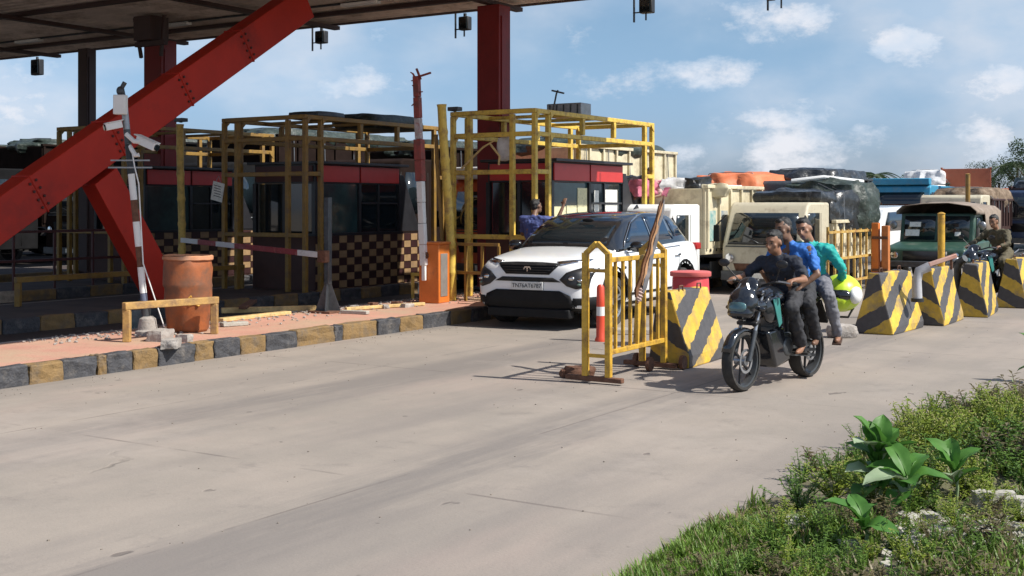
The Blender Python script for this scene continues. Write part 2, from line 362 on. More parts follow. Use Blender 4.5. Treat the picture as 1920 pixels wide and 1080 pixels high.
# ================================================================== ground and road
def ground_mat():
    m = mat('dusty_earth', (.30, .25, .20), .95, var=.25, scale=.6, dirt=(.16, .17, .08), damt=.4, dscale=.25, bump=.4, bscale=6); return m
def road_mat():
    m = bpy.data.materials.new('worn_concrete_road'); m.use_nodes = True; t = m.node_tree; b = t.nodes['Principled BSDF']; lk = t.links.new
    c = t.nodes.new('ShaderNodeTexCoord')
    mp = t.nodes.new('ShaderNodeMapping'); mp.vector_type = 'POINT'; mp.inputs['Rotation'].default_value = (0, 0, TH); lk(c.outputs['Object'], mp.inputs[0])   # x across, y along the lanes
    def noise_(scale, det, vec=None, stretch=None, rough=.6):
        n = t.nodes.new('ShaderNodeTexNoise'); n.inputs['Scale'].default_value = scale; n.inputs['Detail'].default_value = det; n.inputs['Roughness'].default_value = rough
        src = mp.outputs[0]
        if stretch:
            q = t.nodes.new('ShaderNodeMapping'); q.inputs['Scale'].default_value = stretch; lk(src, q.inputs[0]); src = q.outputs[0]
        lk(src, n.inputs['Vector']); return n.outputs['Fac']
    def rng(x, a, b2, lo=0, hi=1):
        r = t.nodes.new('ShaderNodeMapRange'); r.interpolation_type = 'SMOOTHSTEP'
        for i, v in enumerate((a, b2, lo, hi)): r.inputs[i + 1].default_value = v
        lk(x, r.inputs[0]); return r.outputs[0]
    def mixc(f, A, B):
        x = t.nodes.new('ShaderNodeMix'); x.data_type = 'RGBA'
        for s, i in ((A, 6), (B, 7)):
            if isinstance(s, tuple): x.inputs[i].default_value = (*s, 1)
            else: lk(s, x.inputs[i])
        lk(f, x.inputs[0]); return x.outputs[2]
    def mm(op, a, b2):
        x = t.nodes.new('ShaderNodeMath'); x.operation = op; x.use_clamp = False
        for i, v in enumerate((a, b2)):
            if isinstance(v, (int, float)): x.inputs[i].default_value = v
            else: lk(v, x.inputs[i])
        return x.outputs[0]
    col = mixc(rng(noise_(.5, 6), .35, .65), (.262, .230, .197), (.320, .274, .232))
    col = mixc(rng(noise_(.35, 5, stretch=(1.6, .22, 1)), .46, .64, 0, .75), col, (.215, .190, .170))    # long worn tyre bands
    col = mixc(rng(noise_(.45, 4, stretch=(1, .3, 1)), .52, .7, 0, .7), col, (.345, .275, .235))          # pinkish dust
    col = mixc(rng(noise_(2.2, 8, rough=.75), .54, .70, 0, .6), col, (.20, .175, .155))
    col = mixc(rng(noise_(60, 4, rough=.8), .5, .75, 0, .35), col, (.16, .14, .125))
    col = mixc(rng(noise_(45, 3, rough=.8), .60, .75, 0, .3), col, (.5, .44, .38))
    # cracks: distance to the edges of warped cells, only in patches
    w = t.nodes.new('ShaderNodeTexNoise'); w.inputs['Scale'].default_value = 1.3; w.inputs['Detail'].default_value = 5; lk(mp.outputs[0], w.inputs['Vector'])
    ad = t.nodes.new('ShaderNodeVectorMath'); ad.operation = 'MULTIPLY_ADD'; ad.inputs[1].default_value = (1.1, 1.1, 0); lk(w.outputs['Color'], ad.inputs[0]); lk(mp.outputs[0], ad.inputs[2])
    vo = t.nodes.new('ShaderNodeTexVoronoi'); vo.feature = 'DISTANCE_TO_EDGE'; vo.inputs['Scale'].default_value = .42; lk(ad.outputs[0], vo.inputs['Vector'])
    crack = mm('MULTIPLY', rng(vo.outputs['Distance'], .004, .020, 1, 0), rng(noise_(.6, 3), .60, .70))
    col = mixc(mm('MULTIPLY', crack, .55), col, (.12, .10, .085))
    s0 = t.nodes.new('ShaderNodeSeparateXYZ'); lk(mp.outputs[0], s0.inputs[0])
    tr = mm('ABSOLUTE', mm('SINE', mm('MULTIPLY', mm('ADD', s0.outputs[0], .35), 1.05), 0), 0)
    tyre = mm('MULTIPLY', rng(tr, .78, .98), rng(noise_(.8, 6, stretch=(1.6, .18, 1), rough=.7), .38, .60, 0, .85))
    col = mixc(tyre, col, (.185, .165, .15))
    spots_ = rng(noise_(7, 2, rough=.4), .74, .80, 0, .7)
    col = mixc(mm('MULTIPLY', spots_, rng(noise_(.35, 3, stretch=(1.5, .3, 1)), .48, .6)), col, (.07, .06, .055))
    patch_ = t.nodes.new('ShaderNodeTexVoronoi'); patch_.inputs['Scale'].default_value = .22; lk(ad.outputs[0], patch_.inputs['Vector'])
    sp_ = t.nodes.new('ShaderNodeSeparateColor'); lk(patch_.outputs['Color'], sp_.inputs[0])
    col = mixc(rng(noise_(.28, 7, rough=.72), .50, .66, 0, .38), col, (.37, .32, .28))
    chips = rng(noise_(3.4, 3, stretch=(1, .5, 1), rough=.5), .715, .75)
    col = mixc(mm('MULTIPLY', chips, .7), col, (.12, .10, .09))
    # expansion joint lines across the lanes, every 4.5 m
    s = t.nodes.new('ShaderNodeSeparateXYZ'); lk(mp.outputs[0], s.inputs[0])
    fr = mm('FRACT', mm('DIVIDE', mm('ADD', s.outputs[1], 101.7), 4.5), 0)
    joint = mm('MULTIPLY', mm('LESS_THAN', fr, .007), rng(noise_(1.5, 3), .4, .6))
    jx = mm('LESS_THAN', mm('FRACT', mm('DIVIDE', mm('ADD', s.outputs[0], 102.2), 3.6), 0), .006)
    col = mixc(mm('MULTIPLY', mm('MAXIMUM', joint, mm('MULTIPLY', jx, rng(noise_(1.1, 3), .42, .6))), .55), col, (.12, .10, .09))
    lk(col, b.inputs['Base Color']); b.inputs['Roughness'].default_value = .88; b.inputs['Specular IOR Level'].default_value = .3
    h = mm('SUBTRACT', mm('ADD', mm('MULTIPLY', noise_(1.2, 6), 1.0), mm('MULTIPLY', noise_(55, 4), .12)), mm('ADD', mm('MULTIPLY', crack, .5), mm('MULTIPLY', chips, .4)))
    bp = t.nodes.new('ShaderNodeBump'); bp.inputs['Strength'].default_value = .55; bp.inputs['Distance'].default_value = .03; lk(h, bp.inputs['Height']); lk(bp.outputs[0], b.inputs['Normal'])
    return m
b = MB(); b._f([b.bm.verts.new(p) for p in ((-900, -60, -.03), (900, -60, -.03), (900, 1500, -.03), (-900, 1500, -.03))])
tag(b.build('ground', ground_mat(), smooth=0), 'dusty earth around the toll plaza', kind='structure')
b = MB()
P = [L(-45, -12), L(3.5, -12), L(3.5, 30), L(3.5, 160), L(-45, 160)]
b._f([b.bm.verts.new(p) for p in P])
tag(b.build('road', road_mat(), smooth=0), 'wide worn concrete toll road', kind='structure')

# ================================================================== traffic islands with painted kerb stones
KERB_L = [7.0, 7.79, 8.2, 8.62, 8.75, 9.1, 9.45, 10.0, 10.3, 10.72, 11.15, 11.7, 12.45, 12.62, 13.35, 13.85, 14.4, 15.1]
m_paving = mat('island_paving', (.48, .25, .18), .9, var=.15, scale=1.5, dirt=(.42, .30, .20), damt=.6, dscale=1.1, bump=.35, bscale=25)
m_pav_shade = mat('shade_dark_paving', (.075, .055, .048), .8, var=.25, scale=2, dirt=(.03, .028, .026), damt=.5, dscale=1.5, bump=.3)  # island paving recoloured dark to carry the canopy shade
m_ky = mat('kerb_yellow', (.21, .13, .05), .8, var=.25, scale=7, dirt=(.13, .10, .07), damt=.55, dscale=4, bump=.6)
m_kb = mat('kerb_black', (.050, .050, .055), .7, var=.4, scale=9, dirt=(.17, .15, .13), damt=.35, dscale=5, bump=.6)
m_kp = mat('kerb_pale', (.40, .33, .25), .85, var=.2, scale=7, dirt=(.18, .15, .13), damt=.5, dscale=5, bump=.5)
def rough_stone(bm_mb, x0, x1, y0, y1, z0, z1, seed, amp=.012):
    """a kerb stone with chipped, uneven edges (12-ish cells)"""
    rnd = random.Random(seed); bm = bmesh.new()
    bmesh.ops.create_cube(bm, size=1)
    bmesh.ops.subdivide_edges(bm, edges=bm.edges[:], cuts=2, use_grid_fill=True)
    for v in bm.verts:
        v.co = Vector((x0 + (v.co.x + .5) * (x1 - x0), y0 + (v.co.y + .5) * (y1 - y0), z0 + (v.co.z + .5) * (z1 - z0)))
        v.co += Vector([rnd.uniform(-amp, amp) for _ in range(3)]) * (1 if v.co.z > z0 + .05 else .3)
    mp = {v: bm_mb.bm.verts.new(v.co) for v in bm.verts}
    for f in bm.faces: bm_mb._f([mp[v] for v in f.verts])
    bm.free()
def island(name, label, a0, a1, l0, l1, ks, front_only=False, pm=None):
    root = thing(name, None, None, L(a1, 0), -TH); del_cat(root); root['label'] = label; root['kind'] = 'structure'
    w = a1 - a0
    b = MB(); n = int((l1 - l0) / .6)
    vs = [[b.bm.verts.new((-.02 - (w - .17) * j / 4 - .12 * (j == 0), l0 + (l1 - l0) * i / n, .2 + (.012 * noise.noise((i * .7, j, a0)) if 0 < j < 4 else 0))) for i in range(n + 1)] for j in range(5)]
    for j in range(4):
        for i in range(n): b._f((vs[j][i], vs[j][i + 1], vs[j + 1][i + 1], vs[j + 1][i]))
    b.build('paving', pm or m_paving, root, smooth=60)
    for i, (p, q) in enumerate(zip(ks, ks[1:])):
        if front_only and q - p < .15: continue
        b = MB(); j = random.uniform(-.012, .012)
        rough_stone(b, -.16 + j, j, p + .006, q - .006, -.02, .205 + random.uniform(-.008, .008), i + int(a0 * 10))
        b.build('kerb_stone', [m_kb, m_kp, m_ky][2 if i % 2 == 0 else 0] if i not in (7,) else m_kp, root, smooth=0, bevel=.012, seg=1)
    b = MB(); b.box((-w + .06, (l0 + l1) / 2, .095), (.15, l1 - l0, .2)); b.build('rear_kerb', m_conc, root, bevel=.015)
    return root
def del_cat(o):
    if 'category' in o: del o['category']
ks = [k for k in KERB_L]
t_ = 7.0
pre = []
while t_ > -1: pre.append(t_); t_ -= .5
ks = sorted(set(pre + ks)); 
while ks[-1] < 42: ks.append(ks[-1] + .55)
isl1 = island('traffic_island', 'long raised traffic island with black and yellow kerb stones in the sun', -12.75, -10.67, -1, 42, ks)
def kseq(a, b, s=.55):
    o = [a]
    while o[-1] < b: o.append(o[-1] + s)
    return o
island('traffic_island', 'shaded raised island carrying the first check-walled booth', -17.6, -15.1, 4, 40, kseq(4, 26, .6), pm=m_pav_shade)
island('traffic_island', 'far shaded raised island deep under the canopy', -22.6, -20.0, 4, 40, kseq(8, 24, .8), pm=m_pav_shade)
island('traffic_island', 'farthest shaded raised island at the left end of the canopy', -27.6, -25.0, 4, 40, [8, 24], pm=m_pav_shade)

# near-black sheet over the lanes, canopy shade put into its colour
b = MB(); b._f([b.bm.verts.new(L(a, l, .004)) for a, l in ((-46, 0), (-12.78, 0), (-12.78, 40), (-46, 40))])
tag(b.build('shade_sheet', mat('shade_dark_asphalt', (.045, .040, .037), .7, var=.3, scale=1.2, dirt=(.075, .062, .052), damt=.3, dscale=.6, bump=.4, bscale=30), smooth=0), 'lanes darkened by colour for shade under the toll canopy', kind='structure')
def blackout():  # dark building added to black out the view behind the canopy
    r = thing('blackout_building', 'long low dark building added to block light beyond the shaded lanes with a flat roof', 'building', L(-50, 31), -TH)
    m = mat('blackout_wall', (.045, .038, .034), .85, var=.3, scale=1.5)
    b = MB(); b.box((16.5, 2, 1.65), (33, 4, 3.3)); b.build('wall', m, r)
    b = MB(); b.box((16.5, 2, 3.36), (33.6, 4.6, .12)); b.build('roof', m_darksteel, r)
    for k in range(10):
        b = MB(); b.box((1.8 + 3.2 * k, -.02, 1.9), (1.5, .03, 1.1)); w = b.build('window', m_glass, r)
        b = MB(); b.box((1.8 + 3.2 * k, -.045, 1.3), (1.7, .05, .07)); b.build('sill', m_darksteel, w)
blackout()
# ================================================================== canopy
H = 5.8
def loc_of(a, l, z=0): return L(a, l, z)
def canopy():
    root = thing('toll_canopy', 'huge steel toll canopy roof with a ribbed grimy underside and red trusses', 'canopy', (0, 0, 0), -TH)
    m_under = mat('canopy_soffit', (.72, .60, .52), .75, var=.28, scale=.8, dirt=(.30, .22, .17), damt=.45, dscale=.9, bump=.1)
    m_fascia = mat('canopy_fascia', (.10, .07, .065), .6, var=.2, scale=1)
    a0, a1, l0, l1 = -46, -7.4, 6.6, 20.8
    b = MB(); n = 236
    # corrugated soffit running along the lanes' cross direction
    rows = []
    for i in range(n + 1):
        l = l0 + .05 + (l1 - l0 - .1) * i / n; z = H + (.035 if i % 4 in (0, 1) else 0)
        rows.append([b.bm.verts.new((a, l, z + .012 * noise.noise((a * .4, l * 1.2, 0)))) for a in (a0 + .05, -38, -30, -24, -18, -13, a1 - .05)])
    for p, q in zip(rows, rows[1:]):
        for j in range(6): b._f((p[j], p[j + 1], q[j + 1], q[j]))
    b.build('soffit', m_under, root, smooth=30)
    b = MB()
    for c, s in ((((a0 + a1) / 2, l1, H + .42), (a1 - a0, .06, .9)), (((a0 + a1) / 2, l0, H + .42), (a1 - a0, .06, .9)), ((a0, (l0 + l1) / 2, H + .42), (.06, l1 - l0 - .07, .9)), ((a1, (l0 + l1) / 2, H + .42), (.06, l1 - l0 - .07, .9))):
        bb = MB(); bb.box(c, s); bb.build('fascia', m_fascia, root)
    b.bm.free()
    b = MB(); b.box(((a0 + a1) / 2, (l0 + l1) / 2, H + .9), (a1 - a0 + .1, l1 - l0 + .1, .06)); b.build('roof_sheet', m_darksteel, root)
    for l in (9.2, 12.6, 16.0, 19.4):
        b = MB(); b.box(((a0 + a1) / 2, l, H - .045), (a1 - a0 - .3, .12, .08)); b.build('purlin', m_browncol, root)
    for a in (-12.9, -17.6, -22.3, -27, -31.7):
        b = MB(); b.box((a, (l0 + l1) / 2, H - .13), (.16, l1 - l0 - .4, .08)); b.build('rafter', m_browncol, root)
    b = MB(); b.box((-20.1, 17.6, H - .32), (.5, .5, .5)); b.box((-20.1, 17.6, H - .62), (.9, .1, .1)); b.bar((-20.6, 17.6, H - .05), (-20.4, 17.6, H - .9), .06); b.bar((-19.7, 17.6, H - .05), (-19.8, 17.6, H - .9), .06)
    b.build('hanger_bracket', m_browncol, root)
    for l_, a_ in ((18.6, -30), (14.1, -26)):
        b = MB(); b.tube([(a0 + 2, l_, H - .03), (a_, l_, H - .03), (a1 - 1, l_, H - .03)], .025, 6); b.build('conduit', m_darksteel, root)
    for a_ in (-25.5, -20.5, -15.3, -11.0):
        b = MB(); b.box((a_, 18.6, H - .07), (.9, .16, .06)); b.build('tube_light', m_white, root, bevel=.01)
    for k in range(16):
        b = MB(); b.box((a0 + 2.4 + 2.4 * k, l1 + .035, H + .42), (.05, .02, .86)); b.build('fascia_joint', m_darksteel, root)
    return root
canopy()
def column(a, l, w, m, label, base=.0):
    r = thing('canopy_column', label, 'column', L(a, l, base), -TH, None)
    b = MB(); b.box((0, 0, (H - base - .17) / 2 + .0), (w, w * .82, H - base - .17)); b.build('shaft', m, r, bevel=.012)
    b = MB(); b.box((0, 0, .02), (w * 1.6, w * 1.5, .04)); b.build('base_plate', m_darksteel, r, bevel=.006)
    for s in (-1, 1):
        b = MB(); b.box((s * w * .5 + s * .012, 0, (H - base - .17) / 2), (.02, w * .5, H - base - .6)); b.build('side_plate', m, r)
    return r
column(-12.95, 19.75, .50, m_redcol, 'thick dark red steel column rising behind the sunlit yellow booth frame', .2)
column(-22.3, 19.8, .58, m_redcol, 'thick dark red steel column behind the sloping red beam', .2)
column(-24.9, 19.8, .34, m_browncol, 'slimmer brown steel column to the left of the thick one')
column(-31.7, 19.8, .5, m_redcol, 'red steel column nearest the left end of the canopy')
# sloping support: long beam and its short brace, in the plane a = -15.7
def support():
    r = thing('sloping_support', 'big bright red sloping box beam with a short brace holding the canopy', 'steel support', L(-15.7, 0), -TH)
    def on(px, py):      # point of the plane a=-15.7 that the photo shows there
        u = (px - 960) / F; Y = 15.7 / (SA + CA * -u) if False else None
        # lane coords: X = CA*a + SA*l ; Y = -SA*a + CA*l ; X = u*Y
        a = -15.7; l = (-u * SA * a - CA * a) / (SA - u * CA); Yd = -SA * a + CA * l
        return Vector((0, l, EYE - (py - 385) * Yd / F))
    p0, p1 = on(-5, 407), on(470, 72)
    d = (p1 - p0).normalized()
    A = p0 - d * ((p0.z - .1) / d.z); B = p0 + d * ((H - .2 - p0.z) / d.z)
    b = MB(); b.bar(A, B, .42, .58, up=(1, 0, 0)); 
    b.bm.free(); b = MB()
    q = Vector((0, -d.z, d.y))     # across the beam, in its plane
    def boxbeam(name, p, e, w, h, m):
        b = MB(); dd = (e - p).normalized(); qq = Vector((0, -dd.z, dd.y))
        v = []
        for pt in (p, e):
            for sx, sq in ((-1, -1), (1, -1), (1, 1), (-1, 1)): v.append(b.bm.verts.new(pt + Vector((sx * w / 2, 0, 0)) + qq * sq * h / 2))
        for i in ((0, 1, 2, 3), (7, 6, 5, 4), (0, 4, 5, 1), (1, 5, 6, 2), (2, 6, 7, 3), (3, 7, 4, 0)): b._f([v[j] for j in i])
        return b.build(name, m, r, bevel=.01)
    boxbeam('main_beam', A, B, .40, .60, m_red)
    for k in (.18, .34, .5, .66, .82):      # welded splice collars
        c = A.lerp(B, k); boxbeam('splice_collar', c - d * .015, c + d * .015, .43, .63, m_red)
        for e_ in (-.06, .06):
            for q_ in (-.2, -.07, .07, .2):
                bb_ = MB(); bb_.lathe([(.022, 0), (.022, .02), (.012, .028)], c + d * e_ + Vector((.20, 0, 0)) + Vector((0, -d.z, d.y)) * q_, 'X', n=6); bb_.build('bolt', m_darkred, r)
    j = on(185, 330); e = on(318, 560); e.z = .1
    boxbeam('brace', j, e + (e - j).normalized() * .1, .34, .50, m_red)
    b = MB(); b.box((0, A.y + .15, .06), (.7, 1.0, .12)); b.build('foot_plate', m_darksteel, r)
    b = MB(); b.box((0, e.y, .13), (.6, .8, .26)); b.build('foot_plate', m_darksteel, r)
support()
def floodlight(px, ay, label, w=.30, h=.30, pole=True):
    u = (px - 960) / F; l = 20.95; a = (SA * l - u * CA * l) / (-u * SA - CA)
    a = -(SA * l - u * CA * l) / (CA + u * SA)
    r = thing('hanging_floodlight', label, 'floodlight', L(a, l, H - .02), -TH, 'floodlights hanging along the canopy edge')
    b = MB(); b.box((0, 0, -.07 - h / 2), (w, .16, h)); b.build('lamp_housing', m_black, r, bevel=.02)
    b = MB(); b.box((0, -.09, -.07 - h / 2), (w * .8, .02, h * .8)); b.build('lens', m_glass, r)
    b = MB(); b.bar((0, 0, .0), (0, 0, -.07), .05); b.build('hanger', m_darksteel, r)
    if pole:
        b = MB(); b.bar((-w, 0, .02), (-w, 0, -.50), .03); b.bar((-w - .02, 0, -.32), (-w / 2, 0, -.32), .022); b.build('drop_rod', m_darksteel, r)
        b = MB(); b.bar((-.02, 0, -.07 - h), (-.02, 0, -.48), .025); b.build('lower_rod', m_darksteel, r)
    return r
floodlight(603, 0, 'black floodlight with drop rod under the canopy edge, nearest the sloping red beam', .27, .28)
floodlight(872, 0, 'black floodlight with drop rod under the canopy edge, just beside the tall red column', .24, .28)
floodlight(1213, 0, 'black floodlight hanging from the canopy edge out over the traffic lane', .27, .28)
floodlight(1467, 0, 'black floodlight at the outermost end of the canopy edge', .27, .2)
floodlight(70, 0, 'plain black box lamp under the canopy edge at its shaded far end', .36, .42, False)

# ================================================================== booths and yellow pipe frames
m_tile_l = mat('tile_cream', (.31, .195, .095), .6, var=.2, scale=6, dirt=(.22, .15, .10), damt=.35, dscale=4)
m_tile_d = mat('tile_maroon', (.035, .012, .012), .5, var=.3, scale=6)
m_wallb = mat('booth_wall_maroon', (.07, .028, .02), .6, var=.2, scale=3)
TILE = {}
def tile_me(w, h, ax, m):
    k = (round(w, 3), round(h, 3), ax, m.name)
    if k not in TILE:
        b = MB(); b.box((0, 0, 0), (w, .012, h) if ax == 'y' else (.012, w, h)); TILE[k] = b.mesh('tile', m)
    return TILE[k]
def booth(label, a, l, L_=2.7, W_=1.5, base=.2, lit=False, nt_=14, rows=8, wall_from=-.02, ext=.75, tiles=True):
    """front (lane) face at +x (local x=0), near end at local y=0"""
    r = thing('toll_booth', label, 'toll booth', L(a, l, 0), -TH, 'toll booths on the islands')
    z0, z1, z2, z3 = base, 1.22, 2.22, 2.58
    b = MB(); b.box((-W_ / 2, L_ / 2 + ext / 2, (wall_from + z1) / 2), (W_, L_ + ext, z1 - wall_from)); b.build('lower_wall', m_wallb, r)
    if tiles:
        tw = (L_ + ext) / nt_; th = (z1 - wall_from - .02) / rows
        for i in range(nt_):
            for j in range(rows):
                o = meshobj('tile', tile_me(tw - .012, th - .012, 'x', m_tile_l if (i + j) % 2 == 0 else m_tile_d), r)
                o.location = (.008 + (.003 if (i + j) % 2 == 0 else 0), (i + .5) * tw, wall_from + .02 + (j + .5) * th)
    # corner posts, sills
    for x, y in ((-.04, .04), (-.04, L_ - .04), (-W_ + .04, .04), (-W_ + .04, L_ - .04)):
        b = MB(); b.box((x, y, (z1 + z2) / 2), (.08, .08, z2 - z1)); b.build('corner_post', m_frameblack, r)
    b = MB(); b.box((-.05, L_ * .5, (z1 + z2) / 2), (.10, .07, z2 - z1 - .002)); b.build('window_mullion', m_frameblack, r)
    b = MB(); b.box((-W_ / 2, L_ / 2, z1 + .025), (W_ + .06, L_ + .04, .05)); b.build('sill_band', m_frameblack, r)
    # glass on the lane side (two bays) and the near end
    for k, (y0, y1, g) in enumerate(((.09, L_ * .5 - .04, m_glass_teal), (L_ * .5 + .04, L_ - .09, m_glass))):
        b = MB(); b.box((-.05, (y0 + y1) / 2, (z1 + z2) / 2 + .02), (.012, y1 - y0, z2 - z1 - .06)); p = b.build('window', g, r)
    b = MB(); y0 = L_ * .5 + .05
    b.bar((-.03, y0 + .02, z1 + .62), (-.03, L_ - .1, z1 + .62), .035); b.bar((-.03, y0 + .55, z1 + .06), (-.03, y0 + .55, z2), .035); b.build('window_bars', m_frameblack, r)
    for k in range(2):
        b = MB(); b.box((-.10 - (W_ - .2) * (k + .5) / 2, .05, (z1 + z2) / 2 + .02), ((W_ - .2) / 2 - .05, .012, z2 - z1 - .06)); b.build('window', m_glass, r)
    b = MB(); b.box((-W_ / 2, .045, (z1 + z2) / 2), (.06, .07, z2 - z1 - .004)); b.build('window_mullion', m_frameblack, r)
    # red header panels
    b = MB(); b.box((-W_ / 2, L_ / 2, (z2 + z3) / 2), (W_ - .06, L_ - .06, z3 - z2)); b.build('header_core', m_frameblack, r)
    for k in (0, 1):
        b = MB(); b.box((-.012, .06 + (L_ - .12) * (k + .5) / 2, (z2 + z3) / 2), (.03, (L_ - .12) / 2 - .05, z3 - z2 - .05)); b.build('header_panel', m_panelred, r, bevel=.004)
    b = MB(); b.box((-W_ / 2, .018, (z2 + z3) / 2), (W_ - .16, .03, z3 - z2 - .06)); b.build('header_panel', m_darkred if not lit else m_panelred, r, bevel=.004)  # unlit booths get a darker red here, shade put into the colour
    b = MB(); b.box((-W_ / 2 + .03, L_ / 2, z3 + .025), (W_ + .22, L_ + .16, .05)); b.build('roof', m_frameblack, r, bevel=.006)
    # slanted fin at the far end of the lane face
    b = MB(); b.prism([(L_ - .02, z2 + .2), (L_ + .10, z2 + .2), (L_ + ext - .08, z1 + .05), (L_ + ext - .45, z1 + .05), (L_ - .02, z1 + .05)], -.9, -.02); b.build('slanted_fin', m_frameblack, r, bevel=.004)
    # interior: desk and cabinet seen through dark glass is left to the glass itself
    b = MB(); b.box((-W_ / 2, L_ - .2, z1 + .4), (W_ - .3, .3, .7)); b.build('cabinet', m_browncol, r)
    return r
def pipe_frame(label, a, l, W_, L_, m, zt=3.42, base=.2, dbl=.42, mids=2, pipe=.085):
    r = thing('pipe_cage', label, 'metal frame', L(a, l, 0), -TH, 'yellow square-pipe frames around the booths')
    def pole(x, y, z0=base, z1=zt, n='post', w=pipe):
        b = MB(); b.box((x, y, (z0 + z1) / 2), (w, w, z1 - z0)); b.build(n, m, r, bevel=.01)
    def rail(p, q, n='rail', w=pipe * .95):
        b = MB(); b.bar(p, q, w); b.build(n, m, r, bevel=.01)
    e = pipe / 2 + .001
    for x in (0, -W_):
        for y in (0, dbl, L_ - dbl * .75, L_): pole(x, y, base, zt - e)
    for y in (0,):
        pole(-dbl, y, base, zt - e); pole(-W_ + dbl * .8, y, base, zt - e)
    for x in (0, -W_):
        rail((x, -e, zt), (x, L_ + e, zt), 'top_rail')
        rail((x + .004, e, 3.03), (x + .004, L_ - e, 3.03), 'second_rail')
        for k in range(mids): pole(x, dbl + (L_ - 2 * dbl) * (k + 1) / (mids + 1), 3.08, zt - e, 'stub')
        rail((x + .003, e, 2.38), (x + .003, dbl - e, 2.38), 'rung'); rail((x + .003, L_ - dbl * .75 + e, 2.38), (x + .003, L_ - e, 2.38), 'rung')
    for y in (.0, L_):
        rail((-e, y, zt + .003), (-W_ + e, y, zt + .003), 'cross_rail')
        rail((-e, y + .004, 3.03), (-W_ + e, y + .004, 3.03), 'cross_rail')
    rail((-e, .005, 2.38), (-W_ + e, .005, 2.38), 'cross_rail')
    rail((-e, .005, 1.25), (-W_ + e, .005, 1.25), 'cross_rail')
    for x in (0, -W_):
        for y, s_ in ((0, 1), (dbl, 1), (L_, -1)):
            for z in (zt, 3.03):
                b = MB(); b.prism([(y, z), (y + s_ * .14, z), (y, z - .14)], x + pipe / 2 + .003, x + pipe / 2 + .011); b.build('gusset', m, r)
    for k in range(3): rail((-e, L_ * (k + 1) / 4, zt - .005), (-W_ + e, L_ * (k + 1) / 4, zt - .005), 'roof_bar', pipe * .7)
    return r
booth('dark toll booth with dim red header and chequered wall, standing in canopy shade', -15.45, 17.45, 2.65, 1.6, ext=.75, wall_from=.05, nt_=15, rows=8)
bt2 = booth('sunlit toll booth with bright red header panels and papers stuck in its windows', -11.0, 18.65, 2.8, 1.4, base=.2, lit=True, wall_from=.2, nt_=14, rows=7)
booth('shaded toll booth deep under the canopy behind the sloping red beam', -20.3, 17.6, 2.6, 1.6, wall_from=.2, nt_=13, rows=7)
pipe_frame('weathered yellow pipe frame, darkened for shade, around the shaded chequered booth', -15.2, 16.9, 2.05, 4.3, m_yellow_dull_shade)
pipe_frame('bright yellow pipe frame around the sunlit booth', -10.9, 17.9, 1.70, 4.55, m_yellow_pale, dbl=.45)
pipe_frame('dim brown-yellow pipe frame deepest in the canopy shade', -20.1, 16.9, 2.05, 4.3, m_yellow_dull_shade)
# papers in the sunlit booth's windows
for (y0, y1, z0, z1, m) in ((.12, .55, 1.30, 1.78, m_papery), (.58, .95, 1.30, 1.80, m_papery), (.98, 1.34, 1.28, 2.12, m_papery), (1.62, 1.80, 1.68, 2.08, m_paper), (2.05, 2.55, 1.66, 2.10, m_paper), (2.0, 2.5, 1.28, 1.50, m_paper)):
    b = MB(); b.box((-.036, (y0 + y1) / 2, (z0 + z1) / 2), (.004, y1 - y0, z1 - z0)); b.build('notice_sheet', m, bt2)
for (x0, x1, z0, z1) in ((-.95, -.75, 1.5, 1.9), (-.45, -.3, 1.35, 1.8)):
    b = MB(); b.box(((x0 + x1) / 2, .038, (z0 + z1) / 2), (x1 - x0, .004, z1 - z0)); b.build('notice_sheet', m_wallb, bt2)
# ================================================================== vehicles (local frame: front at y=0 facing -y, x to their left-hand side... +x is the picture's right)
def loft(stations, name, m, parent, subsurf=2, half=True):
    bm = bmesh.new(); rings = []
    for st in stations:
        pts = [Vector(p) for p in st]
        full = pts + [Vector((-p.x, p.y, p.z)) for p in reversed(pts) if abs(p.x) > 1e-6]
        rings.append([bm.verts.new(p) for p in full])
    n = len(rings[0])
    for a, b in zip(rings, rings[1:]):
        for k in range(n): bm.faces.new((a[k], a[(k + 1) % n], b[(k + 1) % n], b[k]))
    bm.faces.new(rings[0]); bm.faces.new(list(reversed(rings[-1])))
    bmesh.ops.recalc_face_normals(bm, faces=bm.faces)
    me = bpy.data.meshes.new(name); bm.to_mesh(me); bm.free(); me.materials.append(m); me.shade_smooth()
    o = meshobj(name, me, parent)
    if subsurf:
        s = o.modifiers.new('sub', 'SUBSURF'); s.levels = subsurf; s.render_levels = subsurf; realize(o); o.data.shade_smooth()
    return o
def cut_cyl(o, cuts):
    """cut wheel wells: (x0, x1, y, z, r)"""
    b = MB()
    for x0, x1, y, z, r in cuts: b.lathe([(r, x0), (r, x1)], (0, y, z), 'X', n=28)
    c = b.build('cutter', m_plastic, None, smooth=0)
    c.matrix_world = o.matrix_world if False else Matrix.Identity(4)
    par = o.parent; o.parent = None
    md = o.modifiers.new('cut', 'BOOLEAN'); md.object = c; md.operation = 'DIFFERENCE'; md.solver = 'EXACT'
    realize(o, c); o.parent = par; bpy.data.objects.remove(c, do_unlink=True)
    o.data.shade_smooth(); o.data.set_sharp_from_angle(angle=R(38))
